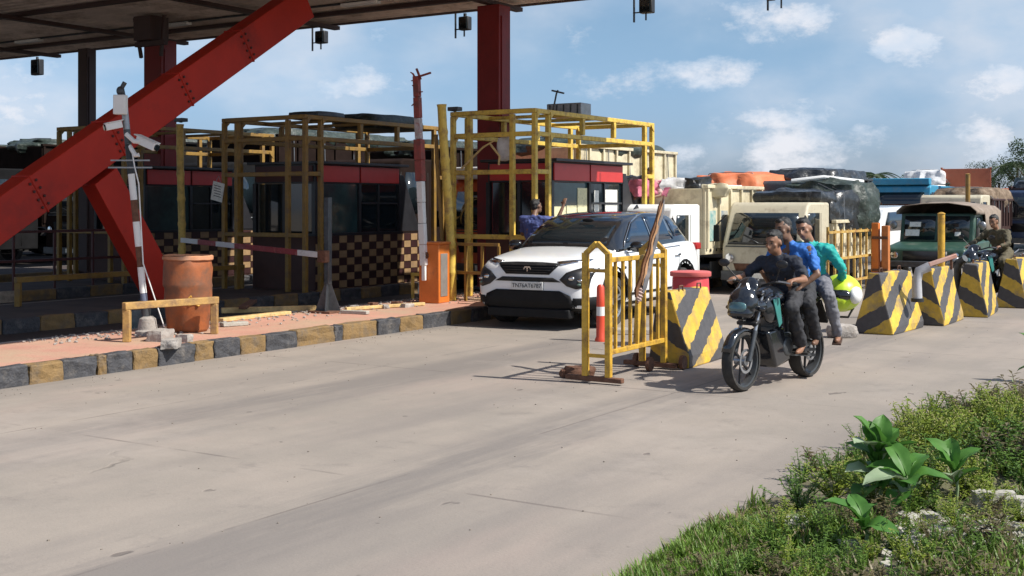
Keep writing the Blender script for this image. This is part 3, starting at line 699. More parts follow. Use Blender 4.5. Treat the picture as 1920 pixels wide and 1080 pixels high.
def wheel(parent, x, y, r, w=.22, rim=m_alloy, spokes=5, steel=False, name='wheel'):
    s = 1 if x > 0 else -1
    b = MB(); b.lathe([(r * .66, -w * .3), (r * .68, -w / 2), (r * .93, -w / 2), (r, -w * .36), (r, w * .36), (r * .93, w / 2), (r * .68, w / 2), (r * .66, -w * .3)], (0, 0, 0), 'X', n=28, cap=False)
    t = b.build(name, m_tyre, parent, smooth=50); t.location = (x, y, r)
    b = MB(); b.lathe([(.02, s * w * .30), (r * .14, s * w * .34), (r * .16, s * w * .22)], (0, 0, 0), 'X', n=16)
    b.lathe([(r * .58, s * w * .42), (r * .655, s * w * .47), (r * .655, -s * w * .28), (r * .60, -s * w * .28), (r * .58, s * w * .42)], (0, 0, 0), 'X', n=28, cap=False)
    if steel: b.lathe([(r * .1, s * w * .1), (r * .6, s * w * .18), (r * .6, s * w * .14), (r * .1, s * w * .06)], (0, 0, 0), 'X', n=20)
    else:
        for k in range(spokes):
            a = 2 * PI * k / spokes + .3
            for da in (-.16, .16):
                b.bar((s * w * .26, math.cos(a) * r * .13, math.sin(a) * r * .13), (s * w * .36, math.cos(a + da) * r * .60, math.sin(a + da) * r * .60), r * .07, .03)
    b.build('rim', rim, t, smooth=40)
    b = MB(); b.lathe([(r * .62, 0), (r * .62, .012)], (-s * .03, 0, 0), 'X', n=20); b.build('brake_disc', m_blackmatt, t)
    return t

def font(text, size, m, parent, loc, rot, name='lettering', ext=.002):
    c = bpy.data.curves.new(name, 'FONT'); c.body = text; c.size = size; c.extrude = ext; c.align_x = 'CENTER'; c.align_y = 'CENTER'; c.materials.append(m)
    o = bpy.data.objects.new(name, c); COL.objects.link(o); dg = bpy.context.evaluated_depsgraph_get(); me = bpy.data.meshes.new_from_object(o.evaluated_get(dg)); bpy.data.objects.remove(o)
    o = meshobj(name, me, parent); o.location = loc; o.rotation_euler = rot; o['kind'] = 'stuff'; return o

def suv():
    C = Vector((1.04, 17.3, 0)) - Vector((.8746, -.4848, 0)) * .945
    r = thing('parked_car', 'glossy white suv with black roof waiting in the lane beside the sunlit booth', 'car', C, -R(29)); r.scale = (1.035,) * 3
    #   y    ws   ztop  zsh  wmax  zm   wl   zb
    S = [(.02, .50, .84, .76, .60, .55, .58, .34), (.05, .64, .93, .84, .76, .56, .72, .28), (.16, .76, 1.00, .92, .88, .58, .84, .25), (.42, .82, 1.05, .97, .935, .60, .90, .24),
         (.9, .84, 1.11, 1.01, .95, .60, .92, .23), (1.3, .84, 1.16, 1.05, .95, .6, .92, .23), (2.0, .85, 1.17, 1.08, .945, .6, .92, .23), (3.0, .86, 1.18, 1.11, .945, .6, .92, .23),
         (3.7, .87, 1.20, 1.14, .955, .62, .93, .24), (4.2, .86, 1.20, 1.14, .95, .64, .92, .27), (4.5, .80, 1.16, 1.10, .90, .64, .86, .33), (4.6, .66, 1.06, 1.0, .76, .66, .74, .38)]
    st = []
    for y, ws, zt, zs, wm, zm, wl, zb in S:
        st.append([(0, y, zt), (ws * .5, y, zt - .008), (ws * .88, y, zt - .035), (ws, y, zs), (ws + (wm - ws) * .45, y, zs - .05), (wm, y, zm + .14), (wm, y, zm - .08), (wl, y, .36), (wl - .05, y, zb), (0, y, zb)])
    body = loft(st, 'body', m_carwhite, r, 2)
    body.data.materials.append(m_plastic)
    for f in body.data.polygons:
        if f.center.z < .315 or (f.center.z < .40 and f.center.y < .45 and abs(f.center.x) < .7): f.material_index = 1
    WY = (.93, 3.67)
    cut_cyl(body, [(-1.2, -.60, y, .38, .43) for y in WY] + [(.60, 1.2, y, .38, .43) for y in WY])
    G = [(1.08, .70, 1.14, .86), (1.35, .70, 1.33, .85), (1.75, .68, 1.53, .84), (2.05, .66, 1.615, .84), (2.6, .655, 1.655, .85), (3.2, .65, 1.655, .85), (3.75, .63, 1.625, .85), (4.1, .60, 1.54, .84), (4.38, .58, 1.34, .80), (4.5, .58, 1.15, .76)]
    st = [[(0, y, zt), (wr * .6, y, zt - .008), (wr * .94, y, zt - .035), (wr, y, zt - .07), (wb, y, min(1.10, zt - .1)), (wb - .02, y, 1.0), (0, y, .98)] for y, wr, zt, wb in G]
    top = loft(st, 'roof', m_carblack, r, 2)
    bb = bvh_of(body); tb = bvh_of(top)
    # windows
    patch(tb, [(-.66, 1.18), (-.60, 1.545), (0, 1.575), (.60, 1.545), (.66, 1.18), (0, 1.19)], 'F', 'windscreen', m_glass, r, .006, .12)
    for ax in 'RL':
        for nm, pts in (('side_window', [(1.62, 1.19), (2.05, 1.46), (2.42, 1.555), (2.52, 1.56), (2.58, 1.19)]), ('side_window', [(2.66, 1.19), (2.62, 1.56), (3.1, 1.565), (3.42, 1.53), (3.50, 1.20)]), ('quarter_window', [(3.58, 1.24), (3.52, 1.51), (3.95, 1.43), (4.05, 1.26)])):
            patch(tb, pts, ax, nm, m_glass_blue, r, .006, .15)
        # bright line round the front window
        p = [(1.50, 1.14), (1.62, 1.24), (2.02, 1.49), (2.40, 1.595), (2.55, 1.61)]
        patch(tb, p + [(y, z - .022) for y, z in reversed(p)], ax, 'window_trim', m_chrome, r, .010, .15)
        patch(tb, [(2.57, 1.2), (2.60, 1.2), (2.57, 1.56), (2.55, 1.56)], ax, 'window_trim', m_chrome, r, .012, .15)
        patch(bb, [(1.42, 1.03), (1.42, 1.045), (3.55, 1.10), (3.55, 1.085)], ax, 'belt_trim', m_chrome, r, .008, .3)
        # lower cladding, arches
        patch(bb, [(1.34, .24), (1.38, .46), (3.22, .46), (3.26, .24)], ax, 'side_cladding', m_plastic, r, .014, .2)
        for y in WY:
            pts = [(y + .49 * math.cos(a), .38 + .49 * math.sin(a)) for a in [R(x) for x in range(-14, 195, 16)]] + [(y + .43 * math.cos(a), .38 + .43 * math.sin(a)) for a in [R(x) for x in range(194, -15, -16)]]
            patch(bb, pts, ax, 'arch_cladding', m_plastic, r, .012, .12)
        # door shut lines and handles
        for pts in ([(1.52, .48), (1.52, 1.10)], [(2.62, .48), (2.62, 1.12)], [(3.40, .78), (3.55, 1.12)]):
            (y0, z0), (y1, z1) = pts
            patch(bb, [(y0, z0), (y0 + .010, z0), (y1 + .010, z1), (y1, z1)], ax, 'door_seam', m_blackmatt, r, .0025, .15)
        for y in (2.36, 3.28): patch(bb, [(y, .93), (y + .19, .94), (y + .19, .97), (y, .96)], ax, 'door_handle', m_chrome, r, .022, .2)
        patch(bb, [(1.16, .80), (1.34, .82), (1.34, .86), (1.2, .85)], ax, 'fender_badge', m_chrome, r, .006, .2)
    # front face
    patch(bb, [(-.50, .93), (-.34, .775), (.34, .775), (.50, .93), (.2, .945), (-.2, .945)], 'F', 'upper_grille', m_plastic, r, .010, .1)
    for k in range(4):
        z = .80 + .033 * k; w = .32 + .045 * k
        patch(bb, [(-w, z), (w, z), (w, z + .007), (-w, z + .007)], 'F', 'grille_bar', m_carblack, r, .016, .12)
    patch(bb, [(-.52, .675), (-.40, .735), (.40, .735), (.52, .675)], 'F', 'lower_intake', m_blackmatt, r, .008, .1)
    for s in (-1, 1):
        patch(bb, [(s * x, z) for x, z in ((.42, .955), (.60, .975), (.80, .985), (.80, .955), (.62, .93), (.50, .905))], 'F', 'running_light', m_chrome, r, .010, .08)
        hl = patch(bb, [(s * x, z) for x, z in ((.50, .71), (.60, .81), (.77, .875), (.89, .865), (.875, .61), (.74, .585), (.61, .625))], 'F', 'headlight', m_black, r, .010, .07)
        h = bb.ray_cast(Vector((s * .67, -5, .73)), Vector((0, 1, 0)))[0]; h2 = bb.ray_cast(Vector((s * .78, -5, .70)), Vector((0, 1, 0)))[0]
        b = MB(); b.ell(h + Vector((0, -.004, 0)), (.052, .03, .035)); b.ell(h2 + Vector((0, -.004, 0)), (.045, .03, .03)); b.build('lamp_lens', m_chrome, hl, smooth=180)
        h3 = bb.ray_cast(Vector((s * .77, -5, .645)), Vector((0, 1, 0)))[0]
        b = MB(); b.ell(h3, (.035, .03, .022)); b.build('fog_lens', mat('lens_green_grey', (.10, .16, .13), .1, var=.3, coat=.5), hl, smooth=180)
    patch(bb, [(-.72, .33), (-.66, .49), (-.50, .555), (.50, .555), (.66, .49), (.72, .33), (.60, .26), (-.60, .26)], 'F', 'lower_bumper', m_plastic, r, .012, .09)
    patch(bb, [(-.90, .30), (-.88, .46), (-.70, .46), (-.66, .30)], 'F', 'bumper_corner', m_plastic, r, .011, .07)
    patch(bb, [(.90, .30), (.88, .46), (.70, .46), (.66, .30)], 'F', 'bumper_corner', m_plastic, r, .011, .07)
    for s in (-1, 1):
        patch(bb, [(.16, .30), (.16, .47), (.49, .47), (.46, .30)], 'R' if s > 0 else 'L', 'bumper_corner', m_plastic, r, .012, .08)
    b = MB(); b.box((0, .10, .235), (1.3, .16, .13)); b.build('skid_plate', m_plastic, r, bevel=.02)
    y = bb.ray_cast(Vector((0, -5, .60)), Vector((0, 1, 0)))[0].y
    b = MB(); b.box((0, y - .020, .615), (.50, .016, .115)); pl = b.build('number_plate', mat('plate_white', (.62, .62, .60), .5, var=.05), r, bevel=.004)
    font('TN76AT6787', .082, m_black, pl, (0, y - .030, .615), (R(90), 0, 0), 'plate_lettering')
    # T-shaped badge
    y = bb.ray_cast(Vector((0, -5, .86)), Vector((0, 1, 0)))[0].y - .022
    b = MB()
    b.prism([(-.008, .815), (.008, .815), (.012, .868), (.035, .866), (.050, .838), (.060, .85), (.042, .885), (-.042, .885), (-.060, .85), (-.050, .838), (-.035, .866), (-.012, .868)], y, y + .012, 'XZ'); b.build('badge', m_chrome, r)
    for s in (-1, 1):
        b = MB(); b.ell((s * 1.02, 1.52, 1.13), (.12, .07, .085)); mr = b.build('door_mirror', m_carblack, r, smooth=180)
        b = MB(); b.bar((s * .86, 1.56, 1.09), (s * .97, 1.54, 1.11), .05); b.build('mirror_arm', m_plastic, mr)
        b = MB(); b.box((s * .86, 4.40, 1.06), (.10, .22, .12)); b.build('tail_light', mat('tail_red', (.35, .01, .01), .15), r, bevel=.02)
        for yy in WY: wheel(r, s * .83, yy, .365, .235)
    b = MB(); b.box((0, 2.3, .32), (1.30, 4.0, .18)); b.build('underbody', m_blackmatt, r)
    # things behind the windscreen
    b = MB(); b.ell((.18, 1.62, 1.515), (.10, .02, .03)); b.build('inner_mirror', m_plastic, r, smooth=180)
    b = MB(); b.tube([(-.5, 1.10, 1.178), (-.1, 1.06, 1.185), (.02, 1.08, 1.18)], .008, 6); b.tube([(.1, 1.10, 1.178), (.45, 1.05, 1.18), (.62, 1.1, 1.165)], .008, 6); b.build('wiper', m_black, r)
    b = MB(); b.prism([(3.75, 1.67), (3.95, 1.69), (3.9, 1.75)], -.012, .012); b.build('shark_fin_aerial', m_carblack, r)
    return r
suv()

def lump(c, s, seed, name, m, parent, sub=3, amp=.12, freq=2.2, flat=.55):
    """a bulging tied-down load or bundle: rounded box with folds"""
    bm = bmesh.new(); bmesh.ops.create_cube(bm, size=2); bmesh.ops.subdivide_edges(bm, edges=bm.edges[:], cuts=2 ** sub - 1, use_grid_fill=True)
    for v in bm.verts:
        p = v.co; sph = p.normalized() * 1.15; q = p.lerp(sph, 1 - flat)
        d = 1 + amp * (noise.fractal(Vector((q.x * freq * s[0], q.y * freq * s[1], q.z * freq * s[2])) + Vector((seed * 7.3, seed, 0)), .9, 2.2, 4)) + amp * .5 * math.sin(q.x * s[0] * 9 + seed) * math.cos(q.y * s[1] * 7)
        v.co = Vector((q.x * s[0] * d, q.y * s[1] * d, q.z * s[2] * d)) / 1.0 + Vector(c)
    me = bpy.data.meshes.new(name); bm.to_mesh(me); bm.free(); me.materials.append(m); me.shade_smooth(); me.set_sharp_from_angle(angle=R(50))
    return meshobj(name, me, parent)
m_tarp_black = mat('black_tarpaulin', (.022, .024, .026), .32, var=.5, scale=9, dirt=(.15, .15, .15), damt=.3, dscale=7, bump=1.0, bscale=9)
m_tarp_green = mat('dark_green_tarpaulin', (.026, .038, .03), .5, var=.5, scale=7, dirt=(.20, .21, .19), damt=.25, dscale=8, bump=1.0, bscale=12)
m_tarp_orange = mat('orange_tarpaulin', (.62, .17, .065), .6, var=.15, scale=3, dirt=(.45, .24, .15), damt=.3, dscale=2, bump=.6, bscale=5)
m_cream = mat('cream_lorry_paint', (.62, .55, .38), .5, var=.12, scale=4, dirt=(.30, .24, .16), damt=.4, dscale=3, bump=.1)
m_beige = mat('dusty_beige_paint', (.50, .45, .33), .55, var=.12, scale=4, dirt=(.26, .21, .15), damt=.4, dscale=4)
m_bluel = mat('sky_blue_paint', (.035, .26, .42), .45, var=.12, scale=4, dirt=(.16, .24, .28), damt=.35, dscale=3)
m_bluedark = mat('navy_blue_paint', (.015, .03, .07), .45, var=.15, scale=4, dirt=(.1, .12, .16), damt=.3, dscale=3)
m_rustred = mat('container_rust_red', (.36, .10, .05), .6, var=.15, scale=3, dirt=(.2, .09, .05), damt=.3, dscale=3)
m_pinkc = mat('pink_cloth', (.55, .16, .24), .8, var=.2, scale=6, bump=.4, bscale=12)
m_whitec = mat('white_cloth', (.60, .60, .60), .85, var=.15, scale=6, dirt=(.2, .2, .2), damt=.3, dscale=5, bump=.5, bscale=12)
m_yelg = mat('helmet_lime', (.50, .66, .03), .35, var=.1, scale=6)

def cab_prism(r, prof, w, m, name='cab', bev=.05):
    b = MB(); b.prism(prof, -w / 2, w / 2); return b.build(name, m, r, bevel=bev, seg=3)
def lorry(label, loc, rz, cabm, bodym, cw=2.2, ch=2.7, cl=1.9, bl=5.0, bh=1.5, bz=1.15, wr=.48, group='lorries queueing for the toll', header=None, tarp=None, ribs=9, tarp_h=.5, glass=None, taper_front=.25, cowl=False, over=0., ribm=None, gz=(.20, .36), gm=None, wm=None):
    """cab-over lorry or mini truck"""
    r = thing('lorry', label, 'lorry', loc, rz, group)
    z0 = wr * .95
    prof = [(.0, z0), (.0, z0 + (ch - z0) * .42), (taper_front, ch - .08), (taper_front + .15, ch), (cl, ch), (cl, z0)]
    cab = cab_prism(r, prof, cw, cabm)
    bb = bvh_of(cab)
    wz0 = z0 + (ch - z0) * .46; wz1 = ch - (ch - z0) * .12 - .03
    hw = cw / 2
    patch(bb, [(-hw * .86, wz0), (-hw * .80, wz1), (hw * .80, wz1), (hw * .86, wz0)], 'F', 'windscreen', m_glass, r, .008, .5)
    for ax in 'RL': patch(bb, [(.28, wz0 + .03), (.42, wz1), (cl * .62, wz1), (cl * .62, wz0 + .03)], ax, 'side_window', m_glass, r, .008, .5)
    patch(bb, [(-hw * .62, z0 + (ch - z0) * gz[0]), (-hw * .70, z0 + (ch - z0) * gz[1]), (hw * .70, z0 + (ch - z0) * gz[1]), (hw * .62, z0 + (ch - z0) * gz[0])], 'F', 'grille', gm or m_plastic, r, .010, .5)
    b = MB(); b.box((0, -.02, z0 + .06), (cw * 1.0, .12, .20)); b.build('bumper', m_darksteel if not ribm else ribm, r, bevel=.02)
    for s in (-1, 1):
        b = MB(); b.lathe([(.09, 0), (.09, .05), (.05, .06)], (s * hw * .78, -.01, z0 + (ch - z0) * .27), q=Euler((R(90), 0, 0)).to_matrix(), n=14); b.build('headlight', m_chrome, r)
        b = MB(); b.box((s * (hw + .17), .08, wz0 + .2), (.16, .05, .34)); q_ = b.build('mirror', m_plastic, r, bevel=.01)
        b = MB(); b.bar((s * hw, .22, wz1 - .05), (s * (hw + .17), .1, wz0 + .36), .025); b.build('mirror_arm', m_plastic, q_)
    # door shut lines, handle, wipers, plate, sill stripe
    for ax in 'RL':
        patch(bb, [(.24, z0 + .12), (.255, z0 + .12), (.255, wz1), (.24, wz1)], ax, 'door_seam', m_blackmatt, r, .003, .6)
        patch(bb, [(cl * .68, z0 + .12), (cl * .68 + .015, z0 + .12), (cl * .68 + .015, wz1), (cl * .68, wz1)], ax, 'door_seam', m_blackmatt, r, .003, .6)
        patch(bb, [(cl * .52, wz0 - .12), (cl * .64, wz0 - .12), (cl * .64, wz0 - .08), (cl * .52, wz0 - .08)], ax, 'door_handle', m_darksteel, r, .02, .6)
    patch(bb, [(-hw * .9, wz0 - .07), (-hw * .9, wz0 - .045), (hw * .9, wz0 - .045), (hw * .9, wz0 - .07)], 'F', 'front_trim', m_darksteel, r, .008, .6)
    patch(bb, [(-hw * .87, wz0 - .02), (-hw * .83, wz0 + .02), (hw * .83, wz0 + .02), (hw * .87, wz0 - .02)], 'F', 'windscreen_rubber', m_blackmatt, r, .012, .6)
    for s in (-1, 1): patch(bb, [(s * .06 + s * x, z) for x, z in ((0, wz0), (hw * .42, wz0 + .16), (hw * .42, wz0 + .18), (0, wz0 + .02))], 'F', 'wiper', m_black, r, .018, .6)
    b = MB(); b.box((0, -.085, z0 + .07), (.42, .01, .11)); b.build('number_plate', m_paper, r)
    if header:
        b = MB(); b.box((0, .3 + taper_front * .5, ch + .13), (cw * .96, .5, .26)); b.build('cab_header', header, r, bevel=.03)
    # chassis and body
    b = MB(); b.box((0, (cl + bl) / 2 + .3, z0 + .02), (cw * .45, cl + bl - .4, .18)); b.build('chassis', m_blackmatt, r)
    y0 = cl + .12; bw = cw + over
    b = MB(); b.box((0, y0 + bl / 2, bz), (bw, bl, .12)); b.build('bed_floor', bodym, r, bevel=.01)
    for s in (-1, 1):
        b = MB(); b.box((s * (bw / 2 - .03), y0 + bl / 2, bz + .06 + bh / 2), (.06, bl, bh)); b.build('side_wall', bodym, r, bevel=.01)
    for yy in (y0 + .03, y0 + bl - .03):
        b = MB(); b.box((0, yy, bz + .06 + bh / 2), (bw - .125, .06, bh)); b.build('end_wall', bodym, r, bevel=.01)
    for k in range(ribs):
        for s in (-1, 1):
            b = MB(); b.box((s * (bw / 2 + .027), y0 + .06 + (bl - .12) * k / (ribs - 1), bz + .06 + bh / 2), (.05, .07, bh)); b.build('side_rib', ribm or bodym, r)
    for s in (-1, 1):
        b = MB(); b.box((s * (bw / 2 + .012), y0 + bl / 2, bz + .10 + bh), (.11, bl + .04, .07)); b.build('top_rail', ribm or bodym, r, bevel=.01)
    if tarp:
        lump((0, y0 + bl / 2, bz + bh + tarp_h * .25), (bw / 2 * .98, bl / 2 * .98, tarp_h), sum(map(ord, label)) % 17, 'tarpaulin', tarp, r, 4, .085, 1.9)
        b = MB()
        for k in range(5):
            yk = y0 + bl * (k + .5) / 5; zt_ = bz + bh + tarp_h * 1.22
            b.tube([(-bw / 2 - .06, yk, bz + bh * .6), (-bw / 2 - .03, yk, bz + bh + .1), (-bw * .3, yk + .05, zt_), (0, yk + .08, zt_ + .03), (bw * .3, yk + .05, zt_), (bw / 2 + .03, yk, bz + bh + .1), (bw / 2 + .06, yk, bz + bh * .6)], .014, 5)
        b.build('lashing_rope', m_steel, r)['kind'] = 'stuff'
    for s in (-1, 1):
        for yy in ((cl * .48 if not cowl else cl * .4), y0 + bl * .68) + ((y0 + bl * .68 + wr * 2.15,) if bl > 5.5 else ()): wheel(r, s * (cw / 2 - .14), yy, wr, .24, wm or m_beige, steel=True)
        b = MB(); b.box((s * (bw / 2 - .05), y0 + bl * .3, z0 + .18), (.04, bl * .36, .34)); b.build('side_guard', m_darksteel, r)
    return r
# ================================================================== the queue
# extra small queue members that fill the jumble
lorry('small lorry with red and pink cloth load between the sky blue and rust-red lorries', Vector((20.2, 57.0, 0)), -TH, m_beige, m_rustred, cw=2.1, ch=2.4, cl=1.7, bl=4.0, bh=1.0, bz=1.1, tarp=m_pinkc, tarp_h=.45, wr=.45)
lorry('small lorry piled with brown sacks just behind the jeep’s canvas roof', Vector((14.6, 41.0, 0)), -TH, m_beige, m_browncol, cw=2.0, ch=2.15, cl=1.6, bl=4.0, bh=.9, bz=1.0, tarp=mat('brown_sacking', (.16, .11, .07), .9, var=.4, scale=5, dirt=(.30, .24, .18), damt=.4, dscale=5, bump=1, bscale=9), tarp_h=.42, wr=.42)
lorry('lorry with faded orange sheet over its load, half hidden behind the black-tarped pickup', Vector((6.6, 37.5, 0)), -TH, m_cream, m_rustred, cw=2.1, ch=2.2, cl=1.7, bl=4.5, bh=.9, bz=1.1, tarp=m_tarp_orange, tarp_h=.45, wr=.45)
m_teal_art = mat('painted_bird_panel', (.60, .58, .48), .5, var=.1, scale=4, dirt=(.05, .30, .30), damt=.55, dscale=4.5)
# white mini lorry behind the suv, high cream-sided bed
mt = lorry('white mini lorry with tall cream bed walls, bundles heaped on top, behind the white suv', L(-10.85, 21.35), -TH, m_white, m_cream, cw=1.62, ch=1.82, cl=1.55, bl=3.1, bh=1.22, bz=.86, wr=.31, ribs=6, over=.12)
for (y, w, m) in ((1.95, .42, mat('teal_painting', (.04, .27, .27), .5, var=.6, scale=7, col2=(.55, .56, .48))), (2.62, .36, mat('blue_painting', (.16, .25, .33), .5, var=.6, scale=8, col2=(.58, .55, .45)))):
    b = MB(); b.box((.878, y, 1.38), (.012, w, .62)); b.build('painted_panel', m, mt)
b = MB()
for i in range(9): b.lathe([(.03, 0), (.03, .02)], (.875, 1.9 + i * .3, .885), 'X', n=8)
b.build('bolt_row', m_blackmatt, mt)['kind'] = 'stuff'
def top(name, label, cat, me_fn, loc, rz=0, group=None):
    r = thing(name, label, cat, loc, rz, group); me_fn(r); return r
bx = L(-10.85, 21.35)
def bundle(label, a, l, z, s, m, seed, group='bundles heaped on the white mini lorry'):
    o = lump((0, 0, 0), s, seed, 'cloth_bundle', m, None, 3, .30, 4.5, .62); o.location = L(a, l, z); o.rotation_euler = (0, 0, -TH + seed); tag(o, label, 'bundle', group)
bundle('pink cloth bundle on top of the white mini lorry', -11.35, 23.0, 2.16, (.38, .40, .17), m_pinkc, 1)
bundle('grey-white sack beside the pink bundle on the mini lorry', -10.75, 23.4, 2.16, (.34, .34, .19), m_whitec, 2)
bundle('black plastic-wrapped bundle at the top end of the mini lorry load', -10.35, 23.5, 2.12, (.22, .30, .24), m_tarp_black, 3)
bundle('dark bundle at the near left corner of the mini lorry load', -11.62, 22.9, 2.10, (.20, .25, .30), m_tarp_black, 4)
bundle('pale twisted sheet hanging over the mini lorry bed corner', -10.05, 23.5, 2.10, (.16, .34, .14), m_cream, 5)
lump((0, 3.2, 2.15), (.74, 1.3, .10), 3, 'load_cover', m_whitec, mt, 3, .15)
# orange-tarped lorries behind
lorry('lorry under bright orange tarpaulin behind the cream-walled mini lorry', Vector((5.0, 33.5, 0)), -TH, m_cream, m_rustred, cw=2.2, ch=2.25, cl=1.8, bl=5.5, bh=.9, bz=1.1, tarp=m_tarp_orange, tarp_h=.60, wr=.45)
lorry('second lorry with sagging orange tarpaulin farther back in the queue', Vector((3.9, 41.0, 0)), -TH, m_beige, m_rustred, cw=2.2, ch=2.1, cl=1.8, bl=5.5, bh=.8, bz=1.1, tarp=m_tarp_orange, tarp_h=.50, wr=.45)
lorry('lorry with pale orange cloth over its load behind the black-tarped pickup', Vector((9.0, 44.5, 0)), -TH, m_beige, m_beige, cw=2.2, ch=2.5, cl=1.8, bl=5.5, bh=1.1, bz=1.2, tarp=m_tarp_orange, tarp_h=.6, wr=.45)
# beige pickup with black tarpaulin load
pk = lorry('dusty beige pickup facing us, heaped with a shiny black tarpaulin load', Vector((4.97, 24.5, 0)), -TH, m_beige, m_cream, cw=1.66, ch=1.86, cl=1.75, bl=3.1, bh=.62, bz=.74, wr=.34, ribs=7, over=.10, taper_front=.42, gz=(.08, .20), gm=m_rust, group='lorries queueing for the toll')
o = lump((0, 3.35, 1.62), (.93, 1.5, .52), 5, 'tarpaulin', m_tarp_black, pk, 4, .12, 2.2, .5)
o = lump((.15, 3.9, 1.70), (.90, 1.0, .66), 9, 'tarpaulin', m_tarp_green, pk, 4, .11, 3.2, .45)
o = lump((0, 2.0, 1.93), (.78, .55, .16), 6, 'tarpaulin', m_tarp_black, pk, 3, .2, 1.6, .6)
b = MB(); b.tube([(-.5, 3.2, 2.34), (.2, 3.3, 2.42), (.9, 3.9, 2.32)], .05, 8); b.build('white_pipe', m_white, pk)
b = MB()
for k in range(5): b.tube([(.95, 2.4 + k * .5, 1.35), (.90, 2.5 + k * .5, 2.0), (.3, 2.6 + k * .5, 2.28)], .008, 5)
b.build('lashing_rope', m_steel, pk)['kind'] = 'stuff'
b = MB(); b.box((-.45, .33, 1.40), (.36, .01, .20), (R(-20), 0, 0)); b.build('dash_paper', m_paper, pk)
lorry('dark lorry with a flat black sheeted load right behind the black-tarped pickup', Vector((7.4, 34.6, 0)), -TH, m_darksteel, m_tarp_black, cw=2.2, ch=2.5, cl=1.8, bl=3.7, bh=1.35, bz=1.15, tarp=m_tarp_black, tarp_h=.32, wr=.45)
# green jeep with brown canvas roof
def jeep():
    r = thing('jeep', 'old dark green jeep with a dusty brown canvas hood behind the striped barriers', 'jeep', Vector((9.22, 27.4, 0)), -TH); r.scale = (1.07, 1, .97)
    mg = mat('jeep_green', (.030, .075, .052), .4, var=.2, scale=4, dirt=(.13, .13, .10), damt=.3, dscale=4)
    mc = mat('brown_canvas', (.22, .17, .13), .85, var=.25, scale=5, dirt=(.35, .30, .26), damt=.35, dscale=4, bump=.5, bscale=12)
    w = 1.62
    body = cab_prism(r, [(0, .45), (0, .84), (.2, .92), (1.05, 1.0), (3.7, 1.06), (3.75, .45)], w, mg, 'body', .06)
    up = cab_prism(r, [(1.0, .99), (1.20, 1.66), (2.2, 1.68), (2.2, .99)], w - .08, mg, 'windscreen_frame', .03)
    bb = bvh_of(up)
    for x0, x1 in ((-.68, -.03), (.03, .68)): patch(bb, [(x0, 1.04), (x0, 1.60), (x1, 1.60), (x1, 1.04)], 'F', 'windscreen', m_glass, r, .012, .4)
    for ax in 'RL': patch(bb, [(1.22, 1.08), (1.36, 1.58), (2.05, 1.58), (2.05, 1.08)], ax, 'side_window', m_glass, r, .010, .4)
    b = MB()
    n = 12
    rows = []
    for i in range(n + 1):
        y = 1.02 + 2.75 * i / n; rows.append([b.bm.verts.new((x * (w / 2 + .03), y, z + .02 * noise.noise((i * .6, x * 2, 3)) + .05 * math.sin(PI * i / n) * (1 - abs(x)))) for x, z in ((-1, 1.03 if i > 4 else 1.64), (-1, 1.72), (-.85, 1.84), (-.3, 1.91), (.3, 1.91), (.85, 1.84), (1, 1.72), (1, 1.03 if i > 4 else 1.64))])
    for p, q in zip(rows, rows[1:]):
        for j in range(7): b._f((p[j], p[j + 1], q[j + 1], q[j]))
    b._f(rows[-1]); h = b.build('canvas_hood', mc, r, smooth=60); s = h.modifiers.new('t', 'SOLIDIFY'); s.thickness = .015
    bb = bvh_of(body)
    patch(bb, [(-.45, .5), (-.45, .80), (.45, .80), (.45, .5)], 'F', 'grille', m_black, r, .012, .4)
    for s in (-1, 1):
        b = MB(); b.lathe([(.08, 0), (.08, .05), (.05, .06)], (s * .62, .0, .70), q=Euler((R(90), 0, 0)).to_matrix(), n=16); b.build('headlight', m_chrome, r)
        b = MB(); b.ell((s * (w / 2 + .12), 1.15, 1.38), (.08, .04, .10)); b.build('mirror', m_steel, r, smooth=180)
        for y in (.7, 2.95):
            wheel(r, s * (w / 2 - .02), y, .36, .22, m_steel, steel=True)
            b = MB(); b.tube([(s * (w / 2 + .0), y + .46 * math.cos(R(a)), .40 + .46 * math.sin(R(a))) for a in range(10, 171, 20)], .05, 8); b.build('fender', mg, r)
    b = MB(); b.box((0, -.08, .50), (w + .05, .10, .14)); b.build('bumper', m_darksteel, r, bevel=.02)
    for (x, z, w2, h) in ((-.45, 1.40, .24, .12), (-.5, 1.20, .30, .16), (.45, 1.18, .12, .10)):
        b = MB(); b.box((x, .97 + (z - 1) * .30, z), (w2, .008, h), (R(-20), 0, 0)); b.build('window_sticker', m_paper, r)
    return r
jeep()
def van():
    r = thing('van', 'white van with only its bright roof showing beside the jeep', 'van', Vector((8.35, 31.0, 0)), -TH)
    body = cab_prism(r, [(0, .35), (0, .95), (.35, 1.10), (.95, 1.74), (3.9, 1.80), (4.1, .9), (4.1, .35)], 1.7, m_carwhite, 'body', .07)
    bb = bvh_of(body)
    patch(bb, [(-.72, 1.14), (-.66, 1.66), (.66, 1.66), (.72, 1.14)], 'F', 'windscreen', m_glass, r, .01, .3)
    for ax in 'RL': patch(bb, [(.7, 1.15), (1.05, 1.62), (3.6, 1.66), (3.7, 1.15)], ax, 'side_window', m_glass, r, .01, .5)
    for s in (-1, 1):
        for y in (.75, 3.2): wheel(r, s * .76, y, .31, .2)
        b = MB(); b.box((s * .62, .0, .78), (.28, .05, .16)); b.build('headlight', m_chrome, r, bevel=.02)
van()
